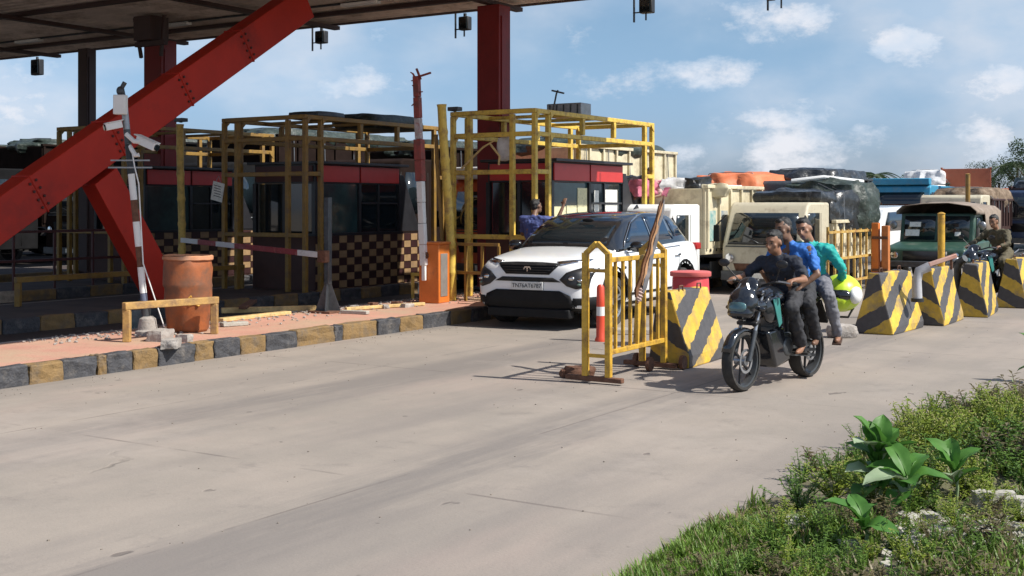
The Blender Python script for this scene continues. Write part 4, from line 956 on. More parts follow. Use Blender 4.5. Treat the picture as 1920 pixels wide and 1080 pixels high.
# far queue
lorry('sky blue lorry with slatted front board above the white van roof', Vector((15.1, 48.0, 0)), -TH + R(4), m_bluel, m_bluel, cw=2.4, ch=2.6, cl=2.0, bl=5.5, bh=1.3, bz=1.15, header=m_bluel, ribs=12)
bl_ = lorry('second sky blue lorry with open ribbed sides right of the slatted one', Vector((19.4, 54.5, 0)), -TH + R(6), m_bluel, m_bluel, cw=2.3, ch=2.45, cl=1.9, bl=4.5, bh=1.1, bz=1.15, ribs=8, tarp=m_whitec, tarp_h=.25)
lorry('navy blue lorry at the edge of the queue beyond the motorcyclist', Vector((18.9, 44.5, 0)), -TH, m_bluedark, m_browncol, cw=2.3, ch=2.35, cl=1.9, bl=5.0, bh=1.2, bz=1.2, ribs=10, tarp=m_tarp_black, tarp_h=.3)
lorry('lorry with a rust-red ribbed container body far back in the queue', Vector((24.2, 65.4, 0)), -TH + R(12), m_beige, m_rustred, cw=2.5, ch=2.7, cl=1.9, bl=8.0, bh=2.55, bz=1.2, ribs=26)
lorry('lorry with white tarpaulin bulging up behind the sky blue lorries', Vector((21.6, 66, 0)), -TH, m_white, m_tarp_green, cw=2.5, ch=2.9, cl=1.9, bl=5.5, bh=1.7, bz=1.2, tarp=m_whitec, tarp_h=.7)
lorry('brown lorry with low side boards between the container lorry and the jeep', Vector((20.9, 49.5, 0)), -TH, m_rustred, m_browncol, cw=2.4, ch=2.5, cl=1.9, bl=6.0, bh=1.2, bz=1.2, tarp=m_tarp_green, tarp_h=.5)
lorry('lorry with off-white sheet over its load, beside the rust-red container', Vector((26.0, 58, 0)), -TH, m_bluedark, m_browncol, cw=2.4, ch=2.5, cl=1.9, bl=6.0, bh=1.3, bz=1.2, tarp=m_whitec, tarp_h=.45)
m_soot = mat('shade_black_grey', (.012, .012, .013), .95, var=.3, scale=3, spec=.08); m_shade_brown = mat('shade_black_brown', (.018, .011, .009), .95, var=.3, scale=3, spec=.08)  # near-black lorry colours that stand in for deep shade
# lorries standing in the lanes under and beyond the canopy (most coloured near-black for shade, helping block the sky)
lorry('lorry with white, orange and blue painted nose standing between the two booths', L(-14.1, 21.2), -TH, mat('orange_red_paint', (.55, .10, .03), .5, var=.2, scale=4, dirt=(.4, .3, .2), damt=.3, dscale=4), m_cream, cw=2.1, ch=2.35, cl=1.7, bl=5.2, bh=1.9, bz=1.1, header=m_white, tarp=m_tarp_green, tarp_h=.25, ribs=9, wr=.45)
for i, (a, l, m1, m2) in enumerate(((-18.7, 22.5, m_shade_brown, m_shade_brown), (-23.8, 22.0, m_soot, m_shade_brown), (-28.9, 22.5, m_shade_brown, m_soot), (-33.5, 22, m_soot, m_shade_brown), (-38.5, 22, m_shade_brown, m_shade_brown))):
    lorry(['dark brown lorry parked in the shade behind the chequered booth', 'dark lorry with sooty grey cab in the lane behind the thick red column', 'dark brown lorry in the shade behind the sloping beam', 'sooty-cabbed lorry in the far shade, next but one to the beam foot', 'dark brown lorry at the far shaded end of the queue'][i],  # dark and sooty here: shade put into the lorry colours, no soot
          L(a, l), -TH, m1, m2, cw=2.4, ch=2.9, cl=1.9, bl=6.2, bh=2.35 if i else 1.9, bz=1.2, tarp=m_tarp_green, tarp_h=.28, ribs=9, wr=.48, wm=m_soot)  # m_soot is the near-black grey that stands in for shade
# ================================================================== people (grown as one continuous surface each)
def organic(fill, name, m, parent, voxel=.011, smooth=3, mats=None):
    b = MB(); fill(b); o = b.build(name, m, None, smooth=180)
    md = o.modifiers.new('v', 'REMESH'); md.mode = 'VOXEL'; md.voxel_size = voxel; md.use_smooth_shade = True
    if smooth: s = o.modifiers.new('s', 'SMOOTH'); s.factor = .5; s.iterations = smooth
    realize(o); o.data.materials.clear(); o.data.materials.append(m); o.data.shade_smooth(); o.parent = parent; return o
def V(*a): return Vector(a)
def hand(b, wr, d, up, grip=.5, side=1):
    """palm and five bent fingers; d = direction of the hand, up = back of the hand, side = +1 thumb to the local left"""
    d = d.normalized(); x = d.cross(up).normalized(); up = x.cross(d).normalized(); pc = wr + d * .045
    q = Matrix((x, d, up)).transposed(); b.ell(pc, (.040, .050, .017), q, 12, 8)
    for k, (ox, ln) in enumerate(((-.030, .062), (-.010, .074), (.010, .070), (.029, .055))):
        p = wr + d * .080 + x * ox * side; a = 0
        for j, f in enumerate((.45, .32, .25)):
            a += grip * (1.0 if j else .75); e = p + (d * math.cos(a) - up * math.sin(a)) * ln * f
            b.cap(p, .0095 - .001 * j, e, .009 - .001 * j, 7); p = e
    p = wr + d * .025 - x * .034 * side; e = p + (d * .6 - x * side * .75 - up * .25).normalized() * .035; b.cap(p, .012, e, .0105, 7)
    e2 = e + (d * .85 - up * .5 + x * side * .1).normalized() * .028; b.cap(e, .0105, e2, .009, 7)
def person(label, loc, rz, J, shirt, trousers, skin=m_skin, sleeve='short', leg='long', feet=None, group=None, extra=None, voxel=.011, grip=.9, collar=True):
    """J: joints in the figure's own space (z up, faces -y by default)"""
    r = thing('person', label, 'person', loc, rz, group)
    J = {k: Vector(v) for k, v in J.items()}
    f = J['face'].normalized(); hd = J['head']; nk = J['neck']; u = (hd - nk).normalized(); x = f.cross(u).normalized(); u2 = x.cross(f).normalized()
    q = Matrix((x, f, u2)).transposed(); H_ = lambda a, b_, c: hd + x * a + f * b_ + u2 * c
    shl, shr, hl, hr = J['shL'], J['shR'], J['hpL'], J['hpR']; mid = (hl + hr) / 2; ch = (shl + shr) / 2
    waist = mid.lerp(ch, .42); chest = mid.lerp(ch, .78)
    sx = (shl - shr).normalized()
    def torso(b, g=0):
        b.cap(hl.lerp(hr, .22), .105 + g, hr.lerp(hl, .22), .105 + g, 14)
        b.cap(mid + V(0, 0, .03), .125 + g, waist, .118 + g, 14)
        for s in (-1, 1): b.cap(waist + sx * s * .045, .098 + g, chest + sx * s * .07, .112 + g, 14)
        b.cap(shl.lerp(shr, .12), .062 + g, shr.lerp(shl, .12), .062 + g, 12)
        for s, p in ((1, shl), (-1, shr)): b.cap(p, .058 + g, p.lerp(chest, .35), .08 + g, 12)
        b.cap(ch.lerp(nk, .15), .075 + g * .6, ch.lerp(nk, .55), .056 + g * .3, 12)
    def body(b):
        torso(b)
        b.cap(nk - u * .05, .056, hd - u * .05, .053, 12)
        b.ell(H_(0, -.012, .025), (.074, .092, .098), q, 20, 14); b.ell(H_(0, .022, -.045), (.054, .066, .072), q, 16, 12)
        b.ell(H_(0, .062, -.088), (.026, .022, .018), q); b.cap(H_(0, .086, .012), .010, H_(0, .105, -.028), .014, 8)
        b.ell(H_(0, .070, .035), (.052, .018, .012), q)
        b.ell(H_(0, .082, -.058), (.024, .012, .009), q)
        for s in (-1, 1):
            b.ell(H_(s * .076, -.010, -.005), (.011, .020, .030), q); b.ell(H_(s * .045, .05, -.02), (.022, .022, .02), q)
        for s in 'LR':
            a, e, w = J['sh' + s], J['el' + s], J['wr' + s]
            b.cap(a, .052, a.lerp(e, .4), .046, 12); b.cap(a.lerp(e, .4), .046, e, .037, 12); b.cap(e, .038, e.lerp(w, .35), .037, 12); b.cap(e.lerp(w, .35), .037, w, .026, 12)
            hdv = J.get('hd' + s, w + (w - e).normalized() * .1) - w
            hand(b, w, hdv, J.get('up' + s, V(0, 0, 1)), grip, 1 if s == 'R' else -1)
            h, k, an, to = J['hp' + s], J['kn' + s], J['an' + s], J['to' + s]
            b.cap(h, .085, h.lerp(k, .5), .072, 14); b.cap(h.lerp(k, .5), .072, k, .053, 14); b.cap(k, .053, k.lerp(an, .35), .052, 12); b.cap(k.lerp(an, .35), .052, an, .034, 12)
            dd = (to - an).normalized(); b.cap(an - V(0, 0, .03) - dd * .03, .034, an + V(0, 0, -.035) + dd * .06, .034, 10); b.cap(an + V(0, 0, -.035) + dd * .06, .034, to, .022, 10)
    bd = organic(body, 'body', skin, r, voxel)
    g = .014
    def shirt_f(b):
        torso(b, g); b.cap(mid - V(0, 0, .02), .125, mid + V(0, 0, .05), .13, 14)
        for s in 'LR':
            a, e, w = J['sh' + s], J['el' + s], J['wr' + s]
            b.cap(a, .068, a.lerp(e, .35), .063, 12)
            if sleeve == 'short': b.cap(a.lerp(e, .35), .063, a.lerp(e, .72), .060, 12)
            else: b.cap(a.lerp(e, .35), .062, e, .050, 12); b.cap(e, .052, e.lerp(w, .9), .039, 12)
    sh = organic(shirt_f, 'shirt', shirt, r, voxel)
    dsp(sh, .020, 8); dsp(sh, .008, 22)
    def trou(b):
        b.cap(hl.lerp(hr, .2), .122, hr.lerp(hl, .2), .122, 14)
        for s in 'LR':
            h, k, an = J['hp' + s], J['kn' + s], J['an' + s]; e = an if leg == 'long' else k.lerp(an, .35)
            b.cap(h, .104, h.lerp(k, .5), .090, 14); b.cap(h.lerp(k, .5), .090, k, .074, 14)
            b.cap(k, .074, k.lerp(e, .5), .068, 12); b.cap(k.lerp(e, .5), .068, e - (e - k).normalized() * .02, .058, 12)
    tr = organic(trou, 'trousers', trousers, r, voxel); dsp(tr, .018, 8); dsp(tr, .007, 20)
    def hair(b):
        b.ell(H_(0, -.028, .048), (.080, .090, .088), q, 18, 12); b.ell(H_(0, -.055, -.005), (.070, .055, .06), q, 16, 10); b.ell(H_(0, .045, .098), (.05, .035, .022), q)
    ho = organic(hair, 'hair', m_hair, r, .012); dsp(ho, .010, 26)
    for s in (-1, 1):
        b = MB(); b.ell(H_(s * .030, .073, .010), (.012, .008, .007), q); b.build('eye', m_black, r, smooth=180)
        b = MB(); b.bar(H_(s * .016, .086, .030), H_(s * .048, .070, .032), .008, .006); b.build('eyebrow', m_hair, r)
    b = MB(); b.ell(H_(0, .089, -.056), (.020, .006, .005), q); b.build('mouth', mat('lips', (.11, .035, .03), .5), r, smooth=180)
    if collar:
        b = MB(); c_ = nk - u * .035; ring = [c_ + (x * math.cos(a) + f * math.sin(a)) * .070 - u * (.03 if math.sin(a) > .3 else 0) for a in [k * 2 * PI / 14 for k in range(15)]]; b.tube(ring, .012, 6); b.build('collar', shirt, sh)
    if feet:
        for s in 'LR':
            an, to = J['an' + s], J['to' + s]; dd = (to - an).normalized()
            b = MB(); b.bar(an + V(0, 0, -.068) - dd * .05, to + V(0, 0, -.028) + dd * .02, .09, .022); b.tube([an + V(-.04, 0, -.06) + dd * .05, an + V(0, 0, .0) + dd * .05, an + V(.04, 0, -.06) + dd * .05], .009, 6); b.build('sandal', feet, r, bevel=.006)
    return r
def dsp(o, amp, fr):
    vs = o.data.vertices; co = [v.co.copy() for v in vs]; nr = [v.normal.copy() for v in vs]; out = []
    for p, n in zip(co, nr): out += list(p + n * amp * noise.fractal(p * fr, .8, 2.1, 3))
    vs.foreach_set('co', out); o.data.update()
m_navyshirt = mat('navy_shirt', (.018, .022, .035), .8, var=.3, scale=20)
m_greytr = mat('charcoal_trousers', (.026, .026, .030), .8, var=.3, scale=16)
m_jean = mat('grey_jeans', (.16, .16, .18), .85, var=.2, scale=14)
m_bluesh = mat('blue_shirt', (.03, .15, .48), .75, var=.15, scale=10)
m_teal = mat('teal_shirt', (.01, .33, .29), .7, var=.2, scale=8)
m_duskblue = mat('dusty_blue_shirt', (.06, .08, .22), .8, var=.2, scale=10)
m_camo = mat('olive_brown_shirt', (.12, .10, .055), .85, scale=9, col2=(.045, .04, .025), dirt=(.25, .20, .13), damt=.3, dscale=9)
m_sandal = mat('brown_leather', (.07, .035, .02), .6)

# ------------------------------------------------------------------ motorcycle (front axle over y=0, faces -y)
def motorcycle(loc, rz, label, simple=False):
    r = thing('motorcycle', label, 'motorcycle', loc, rz)
    mk = mat('bike_gloss_black', (.012, .014, .018), .15, var=.2, coat=.7); mg = mat('bike_decal_teal', (.05, .22, .20), .3); msil = mat('bike_silver', (.38, .39, .41), .3, metal=.7)
    WB = 1.34; rr = .295
    for nm, y, w in (('front_wheel', 0, .11), ('rear_wheel', WB, .14)):
        b = MB(); b.lathe([(rr * .86, -w / 2), (rr * .94, -w / 2), (rr, -w * .2), (rr, w * .2), (rr * .94, w / 2), (rr * .86, w / 2), (rr * .86, -w / 2)], (0, 0, 0), 'X', n=36, cap=False)
        t = b.build(nm, m_tyre, r, smooth=50); t.location = (0, y, rr)
        b = MB(); b.lathe([(rr * .80, -w * .36), (rr * .86, -w * .4), (rr * .87, 0), (rr * .86, w * .4), (rr * .80, w * .36), (rr * .78, 0), (rr * .80, -w * .36)], (0, 0, 0), 'X', n=36, cap=False); b.build('rim', m_darksteel, t)
        for k in range(6):
            a = k * PI / 3 + .2; b = MB(); b.bar((0, math.cos(a) * .035, math.sin(a) * .035), (0, math.cos(a + .18) * rr * .80, math.sin(a + .18) * rr * .80), .022, .018); b.build('spoke', m_black, t)
        b = MB(); b.lathe([(.045, -.06), (.045, .06)], (0, 0, 0), 'X', n=14); b.build('hub', msil, t)
        b = MB(); b.lathe([(.12, .05), (.12, .055), (.095, .055), (.095, .05), (.12, .05)], (0, 0, 0), 'X', n=24, cap=False); b.build('brake_disc', msil, t)
    # fork
    for s in (-1, 1):
        b = MB(); b.tube([(s * .085, 0, rr), (s * .085, .12, .58)], .026, 10); b.build('fork_leg', m_darksteel, r)
        b = MB(); b.tube([(s * .085, .12, .58), (s * .085, .27, .96)], .019, 10); b.build('fork_tube', msil, r)
    b = MB(); b.box((0, .14, .66), (.22, .09, .035), (R(20), 0, 0)); b.build('fork_clamp', m_black, r, bevel=.008)
    b = MB(); b.box((0, .25, .93), (.22, .09, .03), (R(20), 0, 0)); b.build('fork_clamp', m_black, r, bevel=.008)
    b = MB()
    rows = []
    for k in range(9):
        a = R(20 + k * 16); c = (math.cos(a) * -1, math.sin(a))
        rows.append([b.bm.verts.new((x, (rr + .03 - dx) * -math.cos(a), rr + (rr + .03 - dx) * math.sin(a))) for x, dx in ((-.06, .03), (-.04, .004), (0, 0), (.04, .004), (.06, .03))])
    for p, q in zip(rows, rows[1:]):
        for j in range(4): b._f((p[j], p[j + 1], q[j + 1], q[j]))
    o = b.build('front_mudguard', mk, r, smooth=60); s = o.modifiers.new('t', 'SOLIDIFY'); s.thickness = .006
    # headlamp fairing
    def fairing(b):
        b.ell((0, .03, .85), (.155, .12, .17), Euler((R(-24), 0, 0)).to_matrix(), 16, 12); b.ell((0, .12, 1.0), (.12, .045, .12), Euler((R(-34), 0, 0)).to_matrix(), 16, 10); b.ell((0, -.01, .76), (.14, .11, .07)); b.ell((-.13, .16, .82), (.04, .12, .06)); b.ell((.13, .16, .82), (.04, .12, .06))
    organic(fairing, 'headlamp_fairing', mk, r, .012)
    b = MB(); b.ell((0, -.078, .82), (.10, .030, .066), Euler((R(-14), 0, 0)).to_matrix(), 16, 10); b.build('headlamp', mat('lamp_glass', (.05, .11, .12), .05, var=.5, coat=1), r, smooth=180)
    for s in (-1, 1):
        b = MB(); b.bar((s * .035, .055, 1.04), (s * .105, .01, .90), .018, .012); b.build('fairing_stripe', msil, r)
        b = MB(); b.ell((s * .17, .08, .80), (.05, .03, .025)); b.build('turn_signal', mk, r, smooth=180)
        b = MB(); b.tube([(s * .02, .30, 1.0), (s * .20, .30, 1.05), (s * .36, .42, 1.03)], .012, 8); b.build('handlebar', m_black, r)
        b = MB(); b.tube([(s * .25, .335, 1.045), (s * .37, .425, 1.03)], .019, 8); b.build('grip', m_blackmatt, r)
        b = MB(); b.tube([(s * .20, .31, 1.05), (s * .30, .22, 1.20)], .007, 6); b.ell((s * .32, .22, 1.23), (.065, .018, .04), n=12); b.build('mirror', m_black, r, smooth=60)
        b = MB(); b.bar((s * .24, .30, 1.06), (s * .35, .33, 1.04), .012); b.build('brake_lever', msil, r)
    b = MB(); b.box((0, .22, 1.04), (.16, .05, .09), (R(30), 0, 0)); b.build('instrument_box', m_black, r, bevel=.015)
    def tank(b):
        b.ell((0, .50, .87), (.155, .26, .13), None, 18, 12); b.ell((0, .68, .84), (.095, .16, .085)); 
        for s in (-1, 1): b.ell((s * .13, .36, .79), (.06, .17, .15), Euler((R(20), 0, 0)).to_matrix())
    organic(tank, 'fuel_tank', mk, r, .012)
    for s in (-1, 1):
        b = MB(); b.prism([(.28, .88), (.40, .90), (.46, .64), (.40, .60)], s * .185, s * .197); b.build('tank_shroud', mg, r, bevel=.004)
        b = MB(); b.prism([(.88, .76), (1.18, .80), (1.12, .66), (.92, .60)], s * .115, s * .135); b.build('side_panel', mk, r, bevel=.008)
    def seat(b): b.cap((0, .80, .80), .075, (0, 1.10, .83), .085, 12); b.cap((0, 1.10, .83), .085, (0, 1.55, .88), .07, 12)
    organic(seat, 'seat', m_blackmatt, r, .014)
    b = MB(); b.tube([(0, .24, .90), (0, .34, .60), (0, .42, .34), (0, .80, .30), (0, .92, .52), (0, .86, .76), (0, .30, .84)], .022, 8); b.tube([(.09, .8, .74), (.08, 1.2, .80), (.06, 1.55, .84)], .014, 6); b.tube([(-.09, .8, .74), (-.08, 1.2, .80), (-.06, 1.55, .84)], .014, 6); b.build('frame', m_black, r)
    b = MB(); b.prism([(.30, .56), (.62, .60), (.78, .24), (.46, .18)], -.13, .13); b.build('belly_cowl', mk, r, bevel=.03)
    b = MB(); b.box((0, .62, .40), (.24, .36, .24)); b.lathe([(.10, -.14), (.10, .14)], (0, .70, .38), 'X', n=20)
    b.build('engine_case', m_darksteel, r, bevel=.02)
    b = MB()
    for k in range(6): b.box((0, .53 + .012 * k, .53 + .028 * k), (.20 - .006 * k, .17, .014), (R(20), 0, 0))
    b.box((0, .56, .60), (.13, .11, .20), (R(20), 0, 0)); b.build('cylinder_fins', m_steel, r)
    b = MB(); b.tube([(-.07, .48, .52), (-.10, .40, .38), (-.12, .50, .26), (-.14, .95, .24)], .022, 8); b.tube([(-.14, .95, .24), (-.15, 1.0, .26), (-.16, 1.5, .40)], [.03, .045, .045], 10); b.build('exhaust', m_chrome, r)
    b = MB(); b.bar((.07, .95, .32), (.09, WB, rr), .05, .03); b.bar((-.07, .95, .32), (-.09, WB, rr), .05, .03); b.build('swingarm', m_black, r)
    b = MB(); b.bar((.1, .74, .36), (.10, WB, rr + .07), .02, .03); b.bar((.1, .74, .30), (.10, WB, rr - .06), .02, .03); b.build('chain_guard', m_darksteel, r)
    for s in (-1, 1):
        b = MB(); b.tube([(s * .10, 1.20, .38), (s * .11, 1.08, .70)], .028, 10); b.build('shock_absorber', m_darksteel, r)
        b = MB(); b.tube([(s * .08, .88, .30), (s * .26, .88, .30)], .014, 8); b.build('foot_peg', m_blackmatt, r)
        b = MB(); b.tube([(s * .08, 1.1, .42), (s * .24, 1.12, .40)], .012, 8); b.build('foot_peg', m_blackmatt, r)
    b = MB(); b.prism([(1.35, .86), (1.68, .94), (1.66, .86), (1.45, .76)], -.07, .07); b.build('tail_section', mk, r, bevel=.015)
    b = MB(); b.prism([(1.56, .80), (1.72, .56), (1.70, .54), (1.52, .78)], -.07, .07); b.build('rear_mudguard', m_plastic, r)
    b = MB(); b.box((0, 1.68, .88), (.10, .03, .05)); b.build('tail_lamp', mat('tail_red', (.35, .01, .01), .15), r, bevel=.008)
    b = MB(); b.tube([(-.09, 1.35, .88), (-.12, 1.6, .98), (.12, 1.6, .98), (.09, 1.35, .88)], .012, 8); b.build('grab_rail', msil, r)
    return r
BK = Vector((2.22, 11.88, 0)); BR_ = -R(40.5)
motorcycle(BK, BR_, 'black motorcycle carrying three riders past the striped barriers')
grp = 'three riders sharing the black motorcycle'
person('rider in dark navy shirt holding the motorcycle handlebars', BK, BR_, dict(
    face=(-.10, -1, -.18), head=(-.05, .735, 1.42), neck=(-.04, .80, 1.29), shL=(.17, .80, 1.23), shR=(-.22, .82, 1.22), elL=(.33, .66, 1.06), elR=(-.36, .66, 1.06),
    wrL=(.325, .45, 1.065), wrR=(-.325, .45, 1.065), hdL=(.325, .36, 1.06), hdR=(-.325, .36, 1.06),
    hpL=(.09, .96, .90), hpR=(-.09, .96, .90), knL=(.23, .58, .78), knR=(-.23, .58, .78), anL=(.21, .84, .40), anR=(-.21, .84, .40), toL=(.23, .70, .33), toR=(-.23, .70, .33)),
    m_navyshirt, m_greytr, m_skin, sleeve='short', group=grp, grip=.95)
person('middle rider in a bright blue shirt looking over the driver’s shoulder', BK, BR_, dict(
    face=(-.25, -1, -.08), head=(-.10, 1.03, 1.545), neck=(-.06, 1.08, 1.42), shL=(.17, 1.08, 1.34), shR=(-.21, 1.08, 1.34), elL=(.31, .98, 1.10), elR=(-.30, .96, 1.12),
    wrL=(.20, .86, .98), wrR=(-.16, .84, 1.0), hpL=(.09, 1.20, .95), hpR=(-.09, 1.20, .95), knL=(.27, .86, .82), knR=(-.27, .86, .82), anL=(.24, 1.10, .46), anR=(-.24, 1.10, .46), toL=(.27, .97, .40), toR=(-.27, .97, .40)),
    m_bluesh, m_greytr, m_skin2, sleeve='short', group=grp)
person('last rider in a teal shirt with light grey trousers, leaning back on the motorcycle', BK, BR_, dict(
    face=(.1, -1, -.1), head=(-.03, 1.36, 1.54), neck=(.0, 1.42, 1.42), shL=(.20, 1.44, 1.34), shR=(-.19, 1.42, 1.34), elL=(.31, 1.56, 1.12), elR=(-.28, 1.30, 1.12),
    wrL=(.20, 1.74, 1.0), wrR=(-.2, 1.16, 1.02), hpL=(.10, 1.50, .99), hpR=(-.10, 1.48, .99), knL=(.33, 1.20, .86), knR=(-.30, 1.18, .86), anL=(.33, 1.40, .46), anR=(-.27, 1.40, .46), toL=(.38, 1.27, .41), toR=(-.30, 1.27, .42)),
    m_teal, m_jean, m_skin, sleeve='long', feet=m_sandal, group=grp)
# lime helmet / bag slung behind
def helmet():
    r = thing('helmet', 'lime-yellow and white helmet slung at the motorcycle’s tail', 'helmet', BK + Matrix.Rotation(BR_, 3, 'Z') @ V(.16, 1.84, .86), BR_ + R(15)); r.scale = (1.28,) * 3
    def f(b): b.ell((0, 0, 0), (.17, .20, .16), None, 20, 14); b.ell((0, -.10, -.05), (.12, .12, .10))
    o = organic(f, 'shell', m_yelg, r, .012)
    bb = bvh_of(o)
    b = MB(); b.ell((.125, -.06, -.01), (.055, .13, .075), None, 16, 10); b.build('white_flash', m_white, r, smooth=180)
    b = MB(); b.ell((0, -.16, -.01), (.12, .055, .06), None, 14, 8); b.build('visor', m_carblack, r, smooth=180)
    b = MB(); b.tube([(.1, 0, -.12), (.06, -.02, -.2), (-.06, -.02, -.2), (-.1, 0, -.12)], .01, 6); b.build('strap', m_blackmatt, r)
helmet()
# man at the sunlit booth
P_ = L(-10.60, 17.35)
person('man in a dusty blue shirt reaching up beside the sunlit booth', V(.36, 20.35, .2), R(150), dict(
    face=(-.3, -1, .1), head=(0, -.10, 1.58), neck=(0, -.02, 1.44), shL=(.19, 0, 1.37), shR=(-.19, 0, 1.37), elL=(.28, -.12, 1.12), elR=(-.34, -.20, 1.36),
    wrL=(.22, -.34, 1.16), wrR=(-.40, -.30, 1.60), hdR=(-.41, -.33, 1.70), upR=(0, 1, .2), hpL=(.09, .03, .93), hpR=(-.09, .03, .93), knL=(.10, -.02, .50), knR=(-.10, 0, .50), anL=(.11, .04, .09), anR=(-.11, .04, .09), toL=(.12, -.12, .04), toR=(-.12, -.12, .04)),
    m_duskblue, m_greytr, m_skin2, feet=m_sandal, grip=.4)
# man standing in the mini lorry bed
person('man in a pale pink shirt standing up in the front of the mini lorry load', L(-11.45, 23.2, .92), -TH, dict(
    face=(.2, -1, -.1), head=(.28, -.30, 1.53), neck=(.26, -.20, 1.40), shL=(.42, -.18, 1.32), shR=(.06, -.18, 1.32), elL=(.52, -.30, 1.08), elR=(-.04, -.30, 1.08),
    wrL=(.46, -.5, 1.05), wrR=(.05, -.5, 1.05), hpL=(.32, 0, .93), hpR=(.14, 0, .93), knL=(.32, -.05, .5), knR=(.14, -.05, .5), anL=(.33, .02, .09), anR=(.13, .02, .09), toL=(.33, -.14, .04), toR=(.13, -.14, .04)),
    mat('pale_pink_shirt', (.55, .36, .33), .8, var=.15), m_greytr, m_skin2, voxel=.016)
# rider at the right edge
M2 = V(8.15, 21.9, 0); M2R = -R(58)
motorcycle(M2, M2R, 'dark motorcycle waiting beyond the last striped barriers')
person('rider in an olive-brown jacket astride the dark motorcycle beyond the barriers', M2, M2R, dict(
    face=(.1, -1, -.2), head=(0, .70, 1.50), neck=(0, .78, 1.37), shL=(.20, .80, 1.30), shR=(-.20, .80, 1.30), elL=(.36, .62, 1.12), elR=(-.36, .62, 1.12),
    wrL=(.325, .45, 1.07), wrR=(-.325, .45, 1.07), hdL=(.325, .36, 1.06), hdR=(-.325, .36, 1.06), hpL=(.10, .98, .92), hpR=(-.10, .98, .92), knL=(.25, .60, .80), knR=(-.25, .60, .80), anL=(.30, .80, .10), anR=(-.30, .80, .10), toL=(.31, .65, .05), toR=(-.31, .65, .05)),
    m_camo, m_camo, m_skin, sleeve='long', voxel=.015, feet=m_sandal)
# ================================================================== striped concrete barriers
def barrier_profile(w0, w1, h): return [(-w0 / 2, 0), (-w0 / 2, .10), (-w1 / 2 - .06, h * .62), (-w1 / 2, h), (w1 / 2, h), (w1 / 2 + .06, h * .62), (w0 / 2, .10), (w0 / 2, 0)]
m_stA = stripes('barrier_chevron_side', (.62, .40, .045), (.045, .042, .045), .46, (0, -.72, .70), .15, .52)
def barrier(label, corner, rz, w0=.60, w1=.22, ln=1.45, h=.90, phase=0., prof=None, edir=1):
    """corner = the front-right base corner that faces the road"""
    c = Vector((corner.x, corner.y, 0)) - Matrix.Rotation(rz, 3, 'Z') @ V(w0 / 2, 0, 0)
    r = thing('concrete_barrier', label, 'barrier', c, rz, 'yellow and black striped concrete barriers')
    ms = stripes('barrier_side_%d' % int(phase * 10), (.62, .40, .045), (.040, .038, .040), .40, (0, -.42, .90), phase, .5)
    me_ = stripes('barrier_end_%d_%d' % (int(phase * 10), edir), (.58, .37, .045), (.040, .036, .036), .40, (.5 * edir, 0, .85), phase + .3, .5)
    b = MB(); pr = prof or barrier_profile(w0, w1, h); rnd = random.Random(int(corner.x * 100)); seg = 5
    rings = []
    for k in range(seg + 1):
        rings.append([b.bm.verts.new((x + rnd.uniform(-.007, .007), ln * k / seg, z + (rnd.uniform(-.008, .008) if z > .05 else 0))) for x, z in pr])
    n = len(pr)
    for rg in rings:
        for v in rg:
            if v.co.z > .7 and rnd.random() < .4: v.co.z -= rnd.uniform(0, .035); v.co.y += rnd.uniform(-.02, .02)
    for p, q in zip(rings, rings[1:]):
        for k in range(n): b._f((p[k], q[k], q[(k + 1) % n], p[(k + 1) % n]))
    b.mi = 1; b._f(rings[0]); b._f(list(reversed(rings[-1])))
    o = b.build('block', [ms, me_], r, smooth=0, bevel=.018, seg=2)
    for y in (.3, ln - .3):
        b = MB(); b.tube([(-.0, y - .06, h - .01), (0, y - .05, h + .05), (0, y + .05, h + .05), (0, y + .06, h - .01)], .009, 6); b.build('lifting_loop', m_rust, r)
    return r
LR = -TH
barrier('striped barrier nearest the camera with black stripe across its top, beside the motorcycle wheel', V(1.95, 13.5, 0), -R(30), w0=.44, w1=.40, ln=1.15, h=.84, phase=.1, prof=[(-.26, 0), (-.26, .08), (-.17, .84), (.0, .84), (.22, .14), (.22, 0)])
barrier('striped barrier with a grey bent pipe end leaning at its far corner', at(1674, 629), LR - R(3), phase=.5, ln=1.40, w0=.54, w1=.16, h=.86, edir=-1)
barrier('striped barrier with a yellow pole rising behind it', at(1770, 612), LR, phase=.8, ln=1.3, w0=.56, w1=.2, h=.86)
barrier('striped barrier standing between the pole barrier and the outermost one', at(1852, 596), LR + R(4), phase=.3, ln=1.35, w0=.52, w1=.2, h=.86)
barrier('outermost striped barrier in front of the olive-jacketed rider', at(1926, 579), LR, phase=.6, ln=1.35, w0=.52, w1=.2, h=.86)

